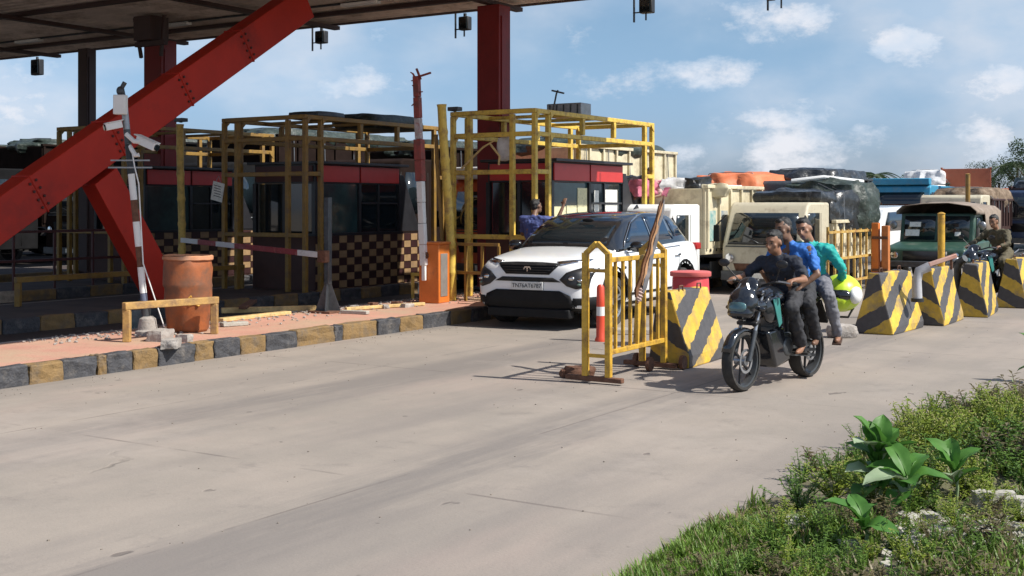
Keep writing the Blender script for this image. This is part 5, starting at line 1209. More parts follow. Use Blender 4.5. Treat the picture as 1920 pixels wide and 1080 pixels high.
# ------------------------------------------------------------------ yellow road barricade
def barricade():
    r = thing('road_barricade', 'yellow barred steel barricade with peaked end frames, standing before the suv', 'barricade', at(1141, 721), -R(31))
    ln = 1.36; w = .26; h = 1.32; m = m_yellow
    for y in (0, ln):
        for x in (0, -w):
            b = MB(); b.box((x, y, (h + .07) / 2), (.062, .062, h - .07)); b.build('post', m, r, bevel=.006)
        b = MB(); b.bar((.0, y, h - .012), (-w / 2, y, h + .10), .05); b.bar((-w, y, h - .012), (-w / 2, y, h + .10), .05); b.build('peak', m, r, bevel=.006)
        b = MB(); b.bar((-.03, y, h - .18), (-w + .03, y, h - .18), .035); b.build('end_rung', m, r)
        b = MB(); b.bar((-.03, y, .28), (-w + .03, y, .28), .035); b.build('end_rung', m, r)
        b = MB(); b.bar((.16, y, .045), (-w - .22, y, .05), .07, .05); b.build('foot', m_rust, r, bevel=.008)
    for z, n in ((h - .07, 'top_rail'), (.32, 'bottom_rail')):
        b = MB(); b.bar((-.002, .03, z), (-.002, ln - .03, z), .05); b.build(n, m, r, bevel=.006)
    for k in range(7):
        b = MB(); y = .16 + (ln - .32) * k / 6; b.bar((-.002, y, .345), (-.002, y, h - .095), .030); b.build('bar', m, r)
    b = MB(); b.bar((-.10, ln - .5, .33), (-.12, ln - .36, 1.1), .05); b.build('inner_post', m, r)
    for (x, y) in ((.20, ln), (-.34, ln - .03), (-w * .2, ln - .32)):
        b = MB(); b.lathe([(.035, -.02), (.075, -.022), (.08, 0), (.075, .022), (.035, .02)], (x, y + .06, .08), 'X', n=20); b.build('caster_wheel', m_rust, r)
barricade()
def debris(label, c, s, m, seed, cat='stone', rz=0, name=None, amp=.2, flat=.75, group=None, sub=3):
    o = lump((0, 0, 0), s, seed, name or 'stone', m, None, sub, amp, 2.0 / max(s), flat); o.location = c; o.rotation_euler = (0, 0, rz); return tag(o, label, cat, group)
debris('brown crumpled sack weighing down the near foot of the yellow barricade', at(1088, 708) + V(0, 0, .06), (.13, .09, .06), m_rust, 3, 'sack', .5, 'sack')
debris('small rusty lump at the outer left end of the barricade foot', at(1062, 708) + V(0, 0, .045), (.07, .05, .045), m_rust, 5, 'sack', .2, 'sack')
# furled striped cloth leaning on the barricade
def furled():
    r = thing('furled_flag', 'furled brown and grey cloth on a stick leaning across the barricade', 'flag', at(1141, 721), -R(31))
    p0, p1 = V(.10, .50, .84), V(.16, .98, 1.86); d = (p1 - p0).normalized(); sx = V(.75, .65, 0).normalized(); sx = (sx - d * sx.dot(d)).normalized(); n_ = d.cross(sx)
    def fold(off, w0, w1, th, m, t0, t1, nm):
        b = MB(); n = 16; rings = []
        for i in range(n + 1):
            t = t0 + (t1 - t0) * i / n; c = p0.lerp(p1, t) + sx * (off * (1 - .5 * t) + .006 * math.sin(i * 1.3 + off * 90)) + n_ * .008 * math.sin(i * 1.7 + off * 50); w = (w0 + (w1 - w0) * i / n) * (.3 if i in (0, n) else 1)
            rings.append([b.bm.verts.new(c + sx * w * math.cos(a) + n_ * th * math.sin(a) * (1 + .3 * math.cos(3 * a))) for a in [k * 2 * PI / 9 for k in range(9)]])
        for p, q in zip(rings, rings[1:]):
            for k in range(9): b._f((p[k], p[(k + 1) % 9], q[(k + 1) % 9], q[k]))
        b._f(rings[0]); b._f(list(reversed(rings[-1]))); return b.build(nm, m, r, smooth=50)
    fold(-.030, .036, .016, .022, mat('brown_cloth', (.14, .06, .025), .9, var=.4, scale=9, dirt=(.30, .15, .07), damt=.3, dscale=9), 0, .98, 'cloth_fold')
    fold(.030, .034, .018, .022, mat('grey_cloth', (.13, .125, .13), .9, var=.3, scale=9, dirt=(.25, .22, .2), damt=.3, dscale=9), .06, 1.0, 'cloth_fold')
    fold(.0, .022, .020, .030, mat('tan_cloth', (.36, .20, .10), .9, var=.3, scale=9), .12, .96, 'cloth_fold')
    b = MB(); b.tube([p0 - d * .06, p1 + d * .05], .011, 8); b.build('stick', m_rust, r)
    fold(.0, .034, .030, .016, mat('pale_pink_cloth', (.42, .30, .26), .85, var=.2), -.03, .10, 'pale_end')
furled()
def post_delineator():
    c = at(1126, 640)
    r = thing('traffic_bollard', 'orange-red flexible bollard with white band seen through the barricade', 'bollard', c, 0)
    mo = mat('orange_red_plastic', (.62, .07, .03), .4, var=.1, dirt=(.3, .08, .05), damt=.2)
    b = MB(); b.lathe([(.075, 0), (.075, .03), (.058, .06), (.055, .34)], n=18); b.build('lower_tube', mo, r)
    b = MB(); b.lathe([(.0555, .34), (.054, .46)], n=18); b.build('white_band', m_white, r)
    b = MB(); b.lathe([(.054, .46), (.050, .72), (.03, .75), (0, .755)], n=18); b.build('upper_tube', mo, r)
post_delineator()
# red drum behind the first barrier
def drum():
    r = thing('plastic_drum', 'red plastic drum standing behind the nearest striped barrier', 'drum', V(2.27, 15.6, 0), 0)
    b = MB(); b.lathe([(.21, 0), (.235, .03), (.24, .3), (.25, .32), (.24, .34), (.24, .6), (.25, .62), (.24, .64), (.23, .88), (.20, .93), (.20, .935)], n=28); b.build('drum_body', m_redplastic, r)
    b = MB(); b.lathe([(.255, .90), (.262, .91), (.262, .955), (.24, .965), (0, .965)], n=28); b.build('lid', mat('faded_red_plastic', (.60, .13, .12), .5), r)
drum()
b = MB(); b.box((0, 0, .0), (1.15, .35, .07)); o = b.build('concrete_slab', m_conc, None, bevel=.01); o.location = V(1.60, 15.9, .80); o.rotation_euler = (0, 0, .1)
o.location.z = .035; o.location = at(1180, 632) + V(.4, .5, .035); tag(o, 'pale concrete slab lying between the barricade and the suv', 'slab')
debris('grey cement-filled sack lying on the road left of the striped row', at(1583, 634) + V(0, .1, .085), (.20, .13, .09), m_stone, 8, 'sack', .2, 'sack', .1, .4)
debris('brick-sized rubble block between the second and third striped barriers', at(1738, 608) + V(0, 0, .04), (.13, .08, .05), m_conc, 12, 'rubble', .1, 'rubble_block', .08, .9)

# ------------------------------------------------------------------ yellow bar fence, orange post, pole
def bar_fence():
    r = thing('bar_fence', 'rust-yellow vertical bar fence along the pickup, behind the last rider', 'fence', L(-7.75, 23.9), -TH)
    m = mat('rusty_yellow', (.50, .32, .08), .6, var=.2, scale=9, dirt=(.22, .09, .04), damt=.5, dscale=6)
    n = 9; ln = 3.5
    for k in range(n):
        b = MB(); y = ln * k / (n - 1); b.box((0, y, .66 if k not in (0, n - 1) else .69), (.045, .045, 1.30 if k not in (0, n - 1) else 1.36)); b.build('bar', m, r)
    for z in (1.26, .72, .24):
        b = MB(); b.box((.026, ln / 2, z), (.03, ln + .06, .05)); b.build('rail', m, r)
bar_fence()
def orange_posts():
    r = thing('post_cluster', 'pair of stout orange posts bolted together beside the jeep', 'post', at(1652, 541), -TH)
    for x, h, m in ((-.11, 1.42, m_orange), (.10, 1.36, mat('deep_orange_paint', (.45, .15, .04), .6, var=.2))):
        b = MB(); b.box((x, 0, h / 2), (.15, .15, h)); b.build('post', m, r, bevel=.01)
    for z in (.4, 1.1):
        b = MB(); b.box((0, -.085, z), (.34, .02, .06)); b.build('clamp_plate', m_rust, r)
orange_posts()
def simple_pole(label, c, h, rad, m, cat='pole', name='pole', z0=0, top=None, lean=(0, 0)):
    r = thing(name, label, cat, c, 0)
    b = MB(); b.tube([(0, 0, z0), (lean[0] * .5, lean[1] * .5, (z0 + h) / 2), (lean[0], lean[1], h)], rad, 12); b.build('shaft', m, r)
    b = MB(); b.lathe([(rad * 1.1, 0), (rad * 1.15, .01), (rad * .6, .03), (0, .035)], (lean[0], lean[1], h), n=12); b.build('end_cap', m_darksteel if top is None else top, r)
    b = MB(); b.lathe([(rad * 2, 0), (rad * 2, .015), (rad * 1.1, .02)], (0, 0, z0), n=12); b.build('base_flange', m_rust, r)
    return r
simple_pole('yellow marker pole standing between the striped barriers before the jeep', V(6.72, 19.2, 0), 1.66, .055, m_yellow, top=m_yellow)
simple_pole('thin yellowish far pole sticking up behind the jeep', V(13.6, 36.6, 0), 2.72, .07, m_yellow_dull_shade, top=m_yellow_dull_shade)
def pipe_elbow():
    r = thing('bent_pipe', 'fat grey pipe elbow with a pale arm resting on the striped barrier tops', 'pipe', V(5.80, 17.55, .02), -TH)
    b = MB(); b.tube([(0, 0, .45), (-.01, .0, .70), (.02, .02, .84), (.16, .06, .91)], .068, 14); b.build('elbow', mat('grey_galvanised', (.42, .42, .44), .5, var=.2, scale=8, dirt=(.2, .18, .17), damt=.3), r)
    b = MB(); b.bar((.14, .06, .93), (.46, .34, 1.06), .06); b.build('arm', mat('faded_red_white_paint', (.50, .36, .30), .6, scale=5, col2=(.40, .18, .13)), r, bevel=.01)
    b = MB(); b.bar((.40, .30, .86), (.40, .30, 1.02), .03); b.build('strut', m_rust, r)
    b = MB(); b.lathe([(.09, 0), (.09, .05)], (0, 0, .40), n=14); b.build('collar', m_black, r)
pipe_elbow()
def clamp():
    r = thing('pipe_clamp', 'black and silver pipe end poking up between two striped barriers', 'pipe', V(7.12, 19.85, -.02), -TH)
    b = MB(); b.tube([(.02, .3, .02), (.02, .3, .78), (.06, .25, .9), (.16, .2, .96)], .06, 10); b.build('pipe', m_darksteel, r)
    b = MB(); b.ell((-.06, .3, .90), (.12, .06, .05), Euler((0, R(-30), 0)).to_matrix()); b.build('silver_cap', m_steel, r, smooth=180)
clamp()

# ------------------------------------------------------------------ boom gates
def boom_cabinet():
    r = thing('boom_gate', 'orange boom gate cabinet with its red and white arm raised upright', 'barrier gate', V(-1.27, 20.2, .2), -TH + R(6))
    b = MB(); b.box((-.01, 0, .48), (.38, .36, .96)); b.build('cabinet', m_orange, r, bevel=.015)
    b = MB(); b.box((0, 0, .98), (.40, .38, .04)); b.build('cabinet_lid', m_orange, r, bevel=.01)
    b = MB(); b.box((.183, -.02, .46), (.012, .22, .7)); b.build('cabinet_door', mat('grey_metal_door', (.22, .2, .18), .5, var=.2), r, bevel=.003)
    # arm in bands
    P0, P1 = V(-.08, -.22, .62), V(-.22, -.22, 3.72); n = 9
    cols = [m_white, m_white, m_white, mat('arm_red', (.26, .05, .04), .6, var=.3, scale=12, dirt=(.13, .05, .04), damt=.5, dscale=8)] 
    for k in range(n):
        a, c = P0.lerp(P1, k / n), P0.lerp(P1, (k + 1) / n - .002); md = cols[0] if k < 4 else cols[3]
        if k == 6: md = mat('arm_grey_white', (.42, .38, .38), .6, var=.3, scale=12, dirt=(.3, .08, .08), damt=.4, dscale=9)
        b = MB(); b.bar(a, c, .10 + .006 * (k % 2) + (.03 if k in (4, 5) else 0)); b.build('arm_band', md, r, bevel=.006)
    # torn tape at the tip
    rnd = random.Random(3)
    for k in range(9):
        p = P0.lerp(P1, .80 + .022 * k); d = V(rnd.uniform(-.16, .16), rnd.uniform(-.1, .1), rnd.uniform(-.05, .16))
        b = MB(); b.tube([p, p + d * .6 + V(0, 0, .03), p + d], [.022, .016, .008], 5); b.build('torn_tape', cols[3] if k % 3 else cols[0], r)
    b = MB(); b.bar(V(-.14, -.22, 3.66), V(-.22, -.22, 3.84), .03); b.bar(V(-.21, -.22, 3.70), V(.05, -.22, 3.76), .03); b.build('tip_fork', cols[3], r)
    b = MB(); b.lathe([(.07, -.05), (.07, .05)], (-.08, -.19, .78), 'Y', n=16); b.build('hinge', m_rust, r)
    b = MB(); b.box((-.075, -.225, .50), (.07, .05, .26)); b.build('counterweight', m_white, r, bevel=.01)
boom_cabinet()
def bamboo(label, c, h, rad, lean=(0, 0), z0=0.2, group='bamboo poles on the island', m=m_bamboo):
    r = thing('bamboo_pole', label, 'pole', c, 0, group)
    n = int(h / .45); b = MB(); path = []; rs = []
    for i in range(n):
        t0, t1 = i / n, (i + 1) / n
        for t, k in ((t0 + .003, 1.12), (t0 + .02, .97), (t1 - .02, .97), (t1 - .003, 1.12)):
            path.append((lean[0] * t + .02 * math.sin(t * 5), lean[1] * t, z0 + (h - z0) * t)); rs.append(rad * k)
    b.tube(path, rs, 10); b.build('culm', m, r); return r
bamboo('thick yellow bamboo pole tied up behind the orange boom cabinet', V(-1.0, 20.55, 0), 3.50, .078, (-.16, 0), m=m_yellow_pale)
bamboo('thinner orange-tinged bamboo pole next to the thick one at the boom cabinet', V(-1.16, 20.65, 0), 3.0, .035, (-.10, 0), m=m_yellow_dull_shade)
bamboo('tall weathered bamboo pole at the outer corner of the dim yellow frame', L(-17.9, 16.4), 3.36, .07, (0, 0), 0)
def stub(label, c, z): 
    r = thing('lamp_box', label, 'lamp', c + V(0, 0, z), -TH, 'small boxes fixed on top of the frames'); b = MB(); b.box((0, 0, .05), (.22, .16, .07)); b.build('hood', m_darksteel, r, bevel=.01); b = MB(); b.bar((0, 0, 0), (0, 0, .03), .04); b.build('stem', m_darksteel, r)
stub('small dark lamp box on top of the tall weathered bamboo pole', L(-17.9, 16.4), 3.38)
stub('small dark lamp box above the near left corner of the bright yellow frame', L(-12.6, 17.95), 3.47)
def flat_arm_gate():
    b0 = at(615, 586, .2)
    r = thing('boom_gate', 'dark boom stand on a splayed foot, worn red and white arm lowered across the shade', 'barrier gate', b0, -TH)
    b = MB(); b.bar((0, 0, .42), (0, 0, 1.72), .085); b.build('stand_post', m_darksteel, r, bevel=.008)
    for a in (30, 120, 210, 300):
        b = MB(); b.prism([(0, .44), (.045, .44), (.20, 0), (0, 0)], -.012, .012); o = b.build('foot_fin', m_darksteel, r); o.rotation_euler = (0, 0, R(a))
    b = MB(); b.box((0, 0, .015), (.42, .42, .03)); b.build('foot_plate', m_rust, r)
    mr = mat('arm_dull_red', (.30, .035, .04), .55, var=.2, scale=8, dirt=(.4, .3, .28), damt=.25, dscale=6)
    q0, q1 = V(-.06, -.08, .86), V(-4.6, 1.35, .98)
    for k in range(7):
        a, c = q0.lerp(q1, k / 7), q0.lerp(q1, (k + 1) / 7 - .003)
        b = MB(); b.bar(a, c, .05, .085); b.build('arm_band', m_white if k in (0, 4, 6) else mr, r, bevel=.006)
    b = MB(); b.box((-.03, -.07, .84), (.16, .1, .18)); b.build('arm_bracket', m_rust, r, bevel=.01)
flat_arm_gate()

# ------------------------------------------------------------------ island furniture
def barrel():
    r = thing('barrel', 'big dented terracotta-orange plastic barrel with folded lid on the sunlit island', 'barrel', at(352, 621, .2), 0)
    b = MB(); n = 36
    prof = [(.235, 0), (.262, .04), (.275, .30), (.288, .33), (.285, .36), (.292, .55), (.305, .58), (.30, .61), (.30, .80), (.292, .90), (.285, .93)]
    b.lathe(prof, n=n); o = b.build('shell', m_barrel, r, smooth=60); dsp(o, .026, 3.5)
    b = MB(); b.lathe([(.305, .905), (.318, .915), (.318, .955), (.30, .965), (.27, .935), (0, .93)], n=n); o = b.build('rim_lid', mat('barrel_lid', (.55, .25, .13), .6, var=.15, dirt=(.5, .36, .26), damt=.4), r, smooth=50); dsp(o, .012, 5)
    b = MB(); b.ell((-.14, -.16, .97), (.13, .07, .02)); b.build('lid_flap', mat('barrel_lid', (.55, .25, .13)), r, smooth=180)
    # painted yellow mark
    my = mat('mark_yellow', (.70, .38, .06), .6)
    b = MB()
    for pts in ([(-.02, .42), (.02, .47), (.05, .41), (.0, .44)], [(-.09, .36), (-.05, .39), (.0, .35), (.06, .37), (.11, .34), (.16, .39)]):
        P = []
        for x, z in pts: a = -PI / 2 + R(18) + x / .29 * 1.0; P.append((math.cos(a) * .305, math.sin(a) * .305, z))
        b.tube(P, .012, 6)
    b.build('painted_mark', my, r)
barrel()
def low_rail(label, p0, p1, h, m, w=.085, group='low square-bar rails'):
    r = thing('low_rail', label, 'rail', p0, 0, group); d = p1 - p0; d.z = 0
    for k in (0, 1):
        b = MB(); b.box(tuple(d * k + V(0, 0, h / 2 - w * .25)), (w, w, h - w * .5)); b.build('post', m, r, bevel=.008)
    b = MB(); e = d.normalized() * w * .5; b.bar(-e + V(0, 0, h), d + e + V(0, 0, h), w); b.build('top_bar', m, r, bevel=.008)
low_rail('weathered yellow low rail in front of the terracotta barrel', at(238, 641, .2), at(402, 626, .2), .42, mat('old_yellow_rail', (.42, .25, .08), .65, var=.25, scale=8, dirt=(.20, .12, .07), damt=.5, dscale=5, bump=.3))
low_rail('small pale yellow rail hooked onto the orange boom cabinet', at(774, 560, .2), at(803, 562, .2), .42, m_yellow_pale, .055)
low_rail('dim ochre rail deep in the shade at the far left', L(-17.0, 12.2), L(-17.0, 15.0), .62, m_yellow_dull_shade, .09)
low_rail('second dim ochre rail in the shade, nearer the brace foot', L(-17.0, 15.4), L(-17.0, 17.1), .62, m_yellow_dull_shade, .09)
def cctv_pole():
    base = V(-4.50, 15.15, .2)
    r = thing('camera_pole', 'leaning black and white banded pole with white security cameras on top', 'camera pole', base, 0)
    top = V(-.30, 0, 2.95)
    seq = [(0, .10, m_darksteel), (.10, .20, mat('band_blue_grey', (.12, .14, .20), .5)), (.20, .29, m_white), (.29, .375, m_rust), (.375, .465, m_white), (.465, .555, m_black), (.555, .645, m_white), (.645, .72, m_black), (.72, .86, m_darksteel), (.86, 1, m_steel)]
    seq = [(0, .115, m_darksteel), (.115, .175, MATS['band_blue_grey']), (.175, .285, m_white), (.285, .37, m_rust), (.37, .475, m_white), (.475, .565, m_rust), (.565, .675, m_white), (.675, .80, m_black), (.80, .86, m_darksteel), (.86, 1, m_steel)]
    for a, c, m in seq:
        b = MB(); b.tube([top * a, top * (c - .001)], .042 if a > .1 else .05, 12); b.build('band', m, r)
    b = MB(); b.lathe([(.15, 0), (.15, .05), (.12, .07), (.10, .20), (.06, .23)], (0, 0, 0), n=16); b.build('footing', m_conc, r)
    b = MB(); b.box(tuple(top * .955 + V(-.03, -.06, .02)), (.15, .12, .24)); b.build('junction_box', m_white, r, bevel=.01)
    def camera(c, d, L_, rad, nm='camera'):
        d = d.normalized(); q = d.to_track_quat('Y', 'Z').to_matrix()
        b = MB(); b.box(c, (rad * 2, L_, rad * 1.8), q); b.box(c + V(0, 0, rad * 1.1), (rad * 2.5, L_ * 1.15, .014), q); o = b.build(nm, m_white, r, bevel=.012)
        b = MB(); b.lathe([(rad * .8, 0), (rad * .8, .02)], c + d * (L_ / 2), q=d.to_track_quat('Z', 'Y').to_matrix(), n=14); b.build('lens', m_glass, o)
    camera(top * .88 + V(-.13, -.08, -.02), V(-.9, -.5, -.25), .20, .045)
    camera(top * .80 + V(.26, -.08, .0), V(.85, -.4, -.35), .30, .050)
    b = MB(); b.tube([top * .84 + V(0, -.04, 0), top * .82 + V(.10, -.07, -.03), top * .80 + V(.17, -.08, .02)], .03, 8); b.tube([top * .80, top * .77 + V(.10, -.06, -.06), top * .76 + V(.14, -.06, -.02)], .028, 8); b.build('camera_bracket', m_white, r)
    b = MB(); b.tube([top * 1.0, top * 1.0 + V(-.02, 0, .10), top + V(.02, 0, .17)], .03, 8); b.ell(top + V(-.03, -.02, .06), (.05, .05, .06)); b.build('dome_camera', m_darksteel, r)
    for z, x0, x1 in ((.73, -.22, .26), (.70, -.26, .28)):
        b = MB(); b.bar(top * z + V(x0, -.05, 0), top * z + V(x1, -.05, .0), .018); b.build('cross_arm', m_steel, r)
    b = MB(); b.tube([top * .78 + V(.05, -.05, 0), top * .70 + V(.07, -.06, 0), top * .64 + V(.10, -.06, -.02), top * .3 + V(.05, -.05, 0), V(.22, -.05, .1)], .008, 6); b.build('cable', m_white, r)
cctv_pole()
# rubble and planks on the island
rnd = random.Random(11)
for i, (px, py, s, m) in enumerate(((300, 638, (.16, .10, .07), m_conc), (322, 650, (.17, .09, .05), m_stone), (345, 641, (.09, .06, .05), m_conc), (286, 622, (.08, .06, .05), m_stone), (262, 612, (.16, .10, .13), mat('grey_green_block', (.16, .18, .17), .85, var=.2, bump=.4)))):
    debris(['flat broken concrete chunk at the banded pole’s foot', 'larger flat broken slab on the kerb gap below the banded pole', 'small grey rubble piece left of the barrel', 'tiny rubble stone behind the yellow rail', 'grey-green stone block under the yellow rail'][i], at(px, py, .2) + V(0, 0, s[2] * .8), s, m, i + 20, 'rubble', rnd.uniform(0, 3), 'rubble_block', .12, .85, 'rubble on the sunlit island')
def plank(label, p0, p1, w, t, m, lift=0.):
    r = (p1 - p0); z = V(0, 0, t / 2 + .205 + lift); p0 = V(p0.x, p0.y, 0); p1 = V(p1.x, p1.y, 0)
    b = MB(); d = p1 - p0; n = 5
    b.bar(-d / 2, d / 2, w, t); o = b.build('plank', m, None, bevel=.008); o.location = (p0 + p1) / 2 + z; return tag(o, label, 'plank', 'loose timber on the island')
plank('long yellowish timber lying along the island’s back edge', at(415, 588, .2), at(592, 583, .2), .10, .08, m_wood)
plank('pale plank slanting from the back edge toward the kerb', at(412, 604, .2), at(540, 590, .2), .14, .05, m_wood)
plank('short bleached board lying nearest the barrel', at(415, 613, .2), at(462, 610, .2), .14, .05, m_stonew)
plank('dark timber end crossing the long yellowish timber', at(455, 590, .2), at(475, 577, .2), .12, .05, m_rust, .075)
plank('low timber strip right of the dark splayed boom foot', at(648, 583, .2), at(795, 573, .2), .07, .05, m_wood)
plank('short pale plank lying right beside the dark boom foot', at(640, 588, .2), at(690, 590, .2), .10, .05, m_stonew)
for i, (px, py) in enumerate(((665, 580), (700, 574), (722, 578), (745, 572), (765, 576))):
    debris(['rubble crumb nearest the dark boom foot', 'second rubble crumb from the dark boom foot, rust-brown', 'middle rubble crumb of the five before the boom cabinet', 'rust-brown rubble crumb farther back before the boom cabinet', 'largest rubble crumb, nearest the orange boom cabinet'][i], at(px, py, .2) + V(0, 0, .03), (.06 + .012 * i, .05, .03), [m_stone, m_rust][i % 2], i + 40, 'rubble', i, 'rubble_block', .2, .8, 'rubble crumbs near the boom cabinet')
# litter of dirt on the island: what nobody could count
b = MB(); rnd = random.Random(4)
for k in range(700):
    a, l = -12.65 + abs(rnd.gauss(0, .45)), rnd.uniform(9, 19)
    if a > -10.9: continue
    p = L(a, l, .205); s = rnd.uniform(.008, .03); b.ell(p + V(0, 0, s * .3), (s, s * rnd.uniform(.5, 1), s * .5), Euler((0, 0, rnd.uniform(0, 3))).to_matrix(), 5, 3)
tag(b.build('rubble_crumbs', m_stone, None, smooth=0), 'fine stones and crumbs strewn over the island paving', kind='stuff')
b = MB(); rnd = random.Random(5)
for k in range(900):
    a, l = (rnd.uniform(-10.6, -10.2) if k % 3 == 0 else rnd.uniform(-10.5, 3)), rnd.uniform(4, 26)
    p = L(a, l, .0); s = rnd.uniform(.004, .011); b.ell(p + V(0, 0, s * .3), (s, s * rnd.uniform(.5, 1), s * .6), Euler((0, 0, rnd.uniform(0, 3))).to_matrix(), 5, 3)
tag(b.build('road_grit', mat('grit_brown', (.20, .17, .14), .9, var=.4, scale=20), None, smooth=0), 'grit and pebbles scattered over the road', kind='stuff')

# ------------------------------------------------------------------ things on the frames and roofs
def paper_notice():
    r = thing('notice', 'tilted white paper notice hung on the dim yellow frame', 'notice', L(-17.25, 16.75, 2.06), -TH)
    b = MB(); b.box((0, -.03, 0), (.30, .01, .36), (0, R(12), 0)); b.build('sheet', m_paper, r)
    b = MB()
    for k in range(5): b.box((0, -.037, .11 - .05 * k), (.20 - .03 * (k % 2), .003, .012), (0, R(12), 0))
    b.build('print_lines', m_plastic, r)['kind'] = 'stuff'
    b = MB(); b.tube([(-.06, -.03, .17), (0, 0, .30), (.08, -.03, .17)], .006, 5); b.build('string', m_steel, r)
paper_notice()
def aerial():
    r = thing('small_mast', 'thin bent lamp arm rising from the bright yellow frame roof', 'lamp arm', L(-10.95, 18.6, 3.46), -TH)
    b = MB(); b.tube([(0, 0, 0), (.07, 0, .30), (.10, 0, .36)], .016, 8); b.build('rod', m_darksteel, r)
    b = MB(); b.bar((-.02, 0, .36), (.22, 0, .30), .05, .03); b.build('lamp_head', m_darksteel, r, bevel=.006)
aerial()
def roof_box(label, p, s, m, name='cooler_box'):
    r = thing(name, label, 'box', p, -TH); b = MB(); b.box((0, 0, s[2] / 2), s); b.build('casing', m, r, bevel=.015)
    for k in range(5):
        b = MB(); b.box((-s[0] * .4 + s[0] * .2 * k, -s[1] / 2 - .008, s[2] / 2), (.02, .016, s[2] * .8)); b.build('slat', m_darksteel, r)
roof_box('slatted grey cooler box on top of the bright yellow frame', L(-11.6, 20.3, 3.47), (.75, .40, .26), m_steel)
o = lump((0, 0, 0), (.62, .9, .16), 4, 'tarpaulin_roll', m_tarp_green, None, 3, .12, 1.6, .5); o.location = L(-16.0, 20.0, 3.50); o.rotation_euler = (0, 0, -TH); tag(o, 'dark green tarpaulin roll lying on the dim yellow frame', 'tarpaulin')
o = lump((0, 0, 0), (.40, .4, .07), 6, 'tarpaulin_roll', m_darksteel, None, 3, .08, 1.6, .8); o.location = L(-15.9, 18.0, 3.52); o.rotation_euler = (0, 0, -TH); tag(o, 'flat dark bundle on the dim yellow frame, left of the green roll', 'tarpaulin')
o = lump((0, 0, 0), (.13, .10, .18), 9, 'cloth_hanging', m_whitec, None, 3, .25, 5, .7); o.location = L(-11.55, 18.05, 2.80); o.rotation_euler = (0, 0, -TH); tag(o, 'crumpled white cloth hanging inside the bright yellow frame', 'cloth')
b = MB(); b.tube([(0, 0, 0), (.45, 0, .36), (.7, 0, .48)], [.02, .018, .014], 8); b.tube([(.6, 0, .42), (.8, 0, .20), (.78, 0, .05)], .02, 6); o = b.build('driftwood_branch', m_wood, None); o.location = L(-12.35, 17.8, 2.45); o.rotation_euler = (0, 0, -TH); tag(o, 'bare bent branch wedged in the front of the bright yellow frame', 'branch')
def railing(label, p, rz, n, sp, h, m):
    r = thing('railing', label, 'railing', p, rz)
    for z in (h, h * .5):
        b = MB(); b.bar((0, 0, z), (sp * (n - 1), 0, z), .05); b.build('rail', m, r)
    for k in range(n):
        b = MB(); b.bar((sp * k, 0, 0), (sp * k, 0, h - .026), .04); b.build('post', m, r)
railing('dim dark-red railing in the dark behind the sloping beam', L(-20.2, 13.5, .2), -TH + R(90), 5, .9, 1.1, m_darkred)  # red taken darker so the railing's colour carries the shade
railing('yellow railing along the edge of the island beside the sunlit booth', L(-12.3, 16.9, .2), -TH, 5, .33, .95, m_yellow_dull_shade)
# ================================================================== verge, plants, trees
def leafmat(name, c, c2, rough=.5, tr=.3):
    if name in MATS: return MATS[name]
    m = mat(name, c, rough, scale=3, col2=c2, spec=.4); b = m.node_tree.nodes['Principled BSDF']
    t = m.node_tree; tr_ = t.nodes.new('ShaderNodeBsdfTranslucent'); t.links.new(b.inputs['Base Color'].links[0].from_socket, tr_.inputs[0]); mx = t.nodes.new('ShaderNodeMixShader'); mx.inputs[0].default_value = tr
    o = t.nodes['Material Output']; t.links.new(b.outputs[0], mx.inputs[1]); t.links.new(tr_.outputs[0], mx.inputs[2]); t.links.new(mx.outputs[0], o.inputs[0]); return m
EDGE = [(.10, 4.4), (.42, 5.6), (.72, 6.1), (1.0, 6.7), (1.55, 7.55), (2.25, 8.6), (2.75, 9.4), (3.5, 10.4), (4.9, 11.7), (7.5, 15.2), (14, 25), (30, 50)]
def edge_x(y):
    for (x0, y0), (x1, y1) in zip(EDGE, EDGE[1:]):
        if y0 <= y <= y1: return x0 + (x1 - x0) * (y - y0) / (y1 - y0)
    return EDGE[0][0] if y < EDGE[0][1] else EDGE[-1][0]
def verge_z(x, y):
    d = x - edge_x(y) + .18 * noise.noise(V(y * 1.7, x, 2)); 
    z = -.015 + max(0, min(1, d / 1.2)) * .10 + (.05 * noise.fractal(V(x * 1.3, y * 1.3, 0), .8, 2, 3) if d > 0 else 0)
    return max(z, .012) if d > .12 else z
b = MB(); m_verge = mat('verge_soil', (.15, .12, .08), .95, scale=2, col2=(.09, .10, .04), dirt=(.30, .25, .19), damt=.35, dscale=2.2, bump=.7, bscale=18)
ys = [3.6 + .18 * i for i in range(60)] + [14.4 + 1.2 * i for i in range(28)]
xs = [-.35 + .16 * i for i in range(40)] + [6.2 + 1.0 * i for i in range(12)]
g = []
for y in ys:
    row = []
    for x in xs: X = edge_x(y) + x; row.append(b.bm.verts.new((X, y, verge_z(X, y) + (0 if x > 0 else .0))))
    g.append(row)
for p, q in zip(g, g[1:]):
    for i in range(len(xs) - 1): b._f((p[i], p[i + 1], q[i + 1], q[i]))
tag(b.build('verge', m_verge, None, smooth=180), 'overgrown soil verge along the road', kind='structure')
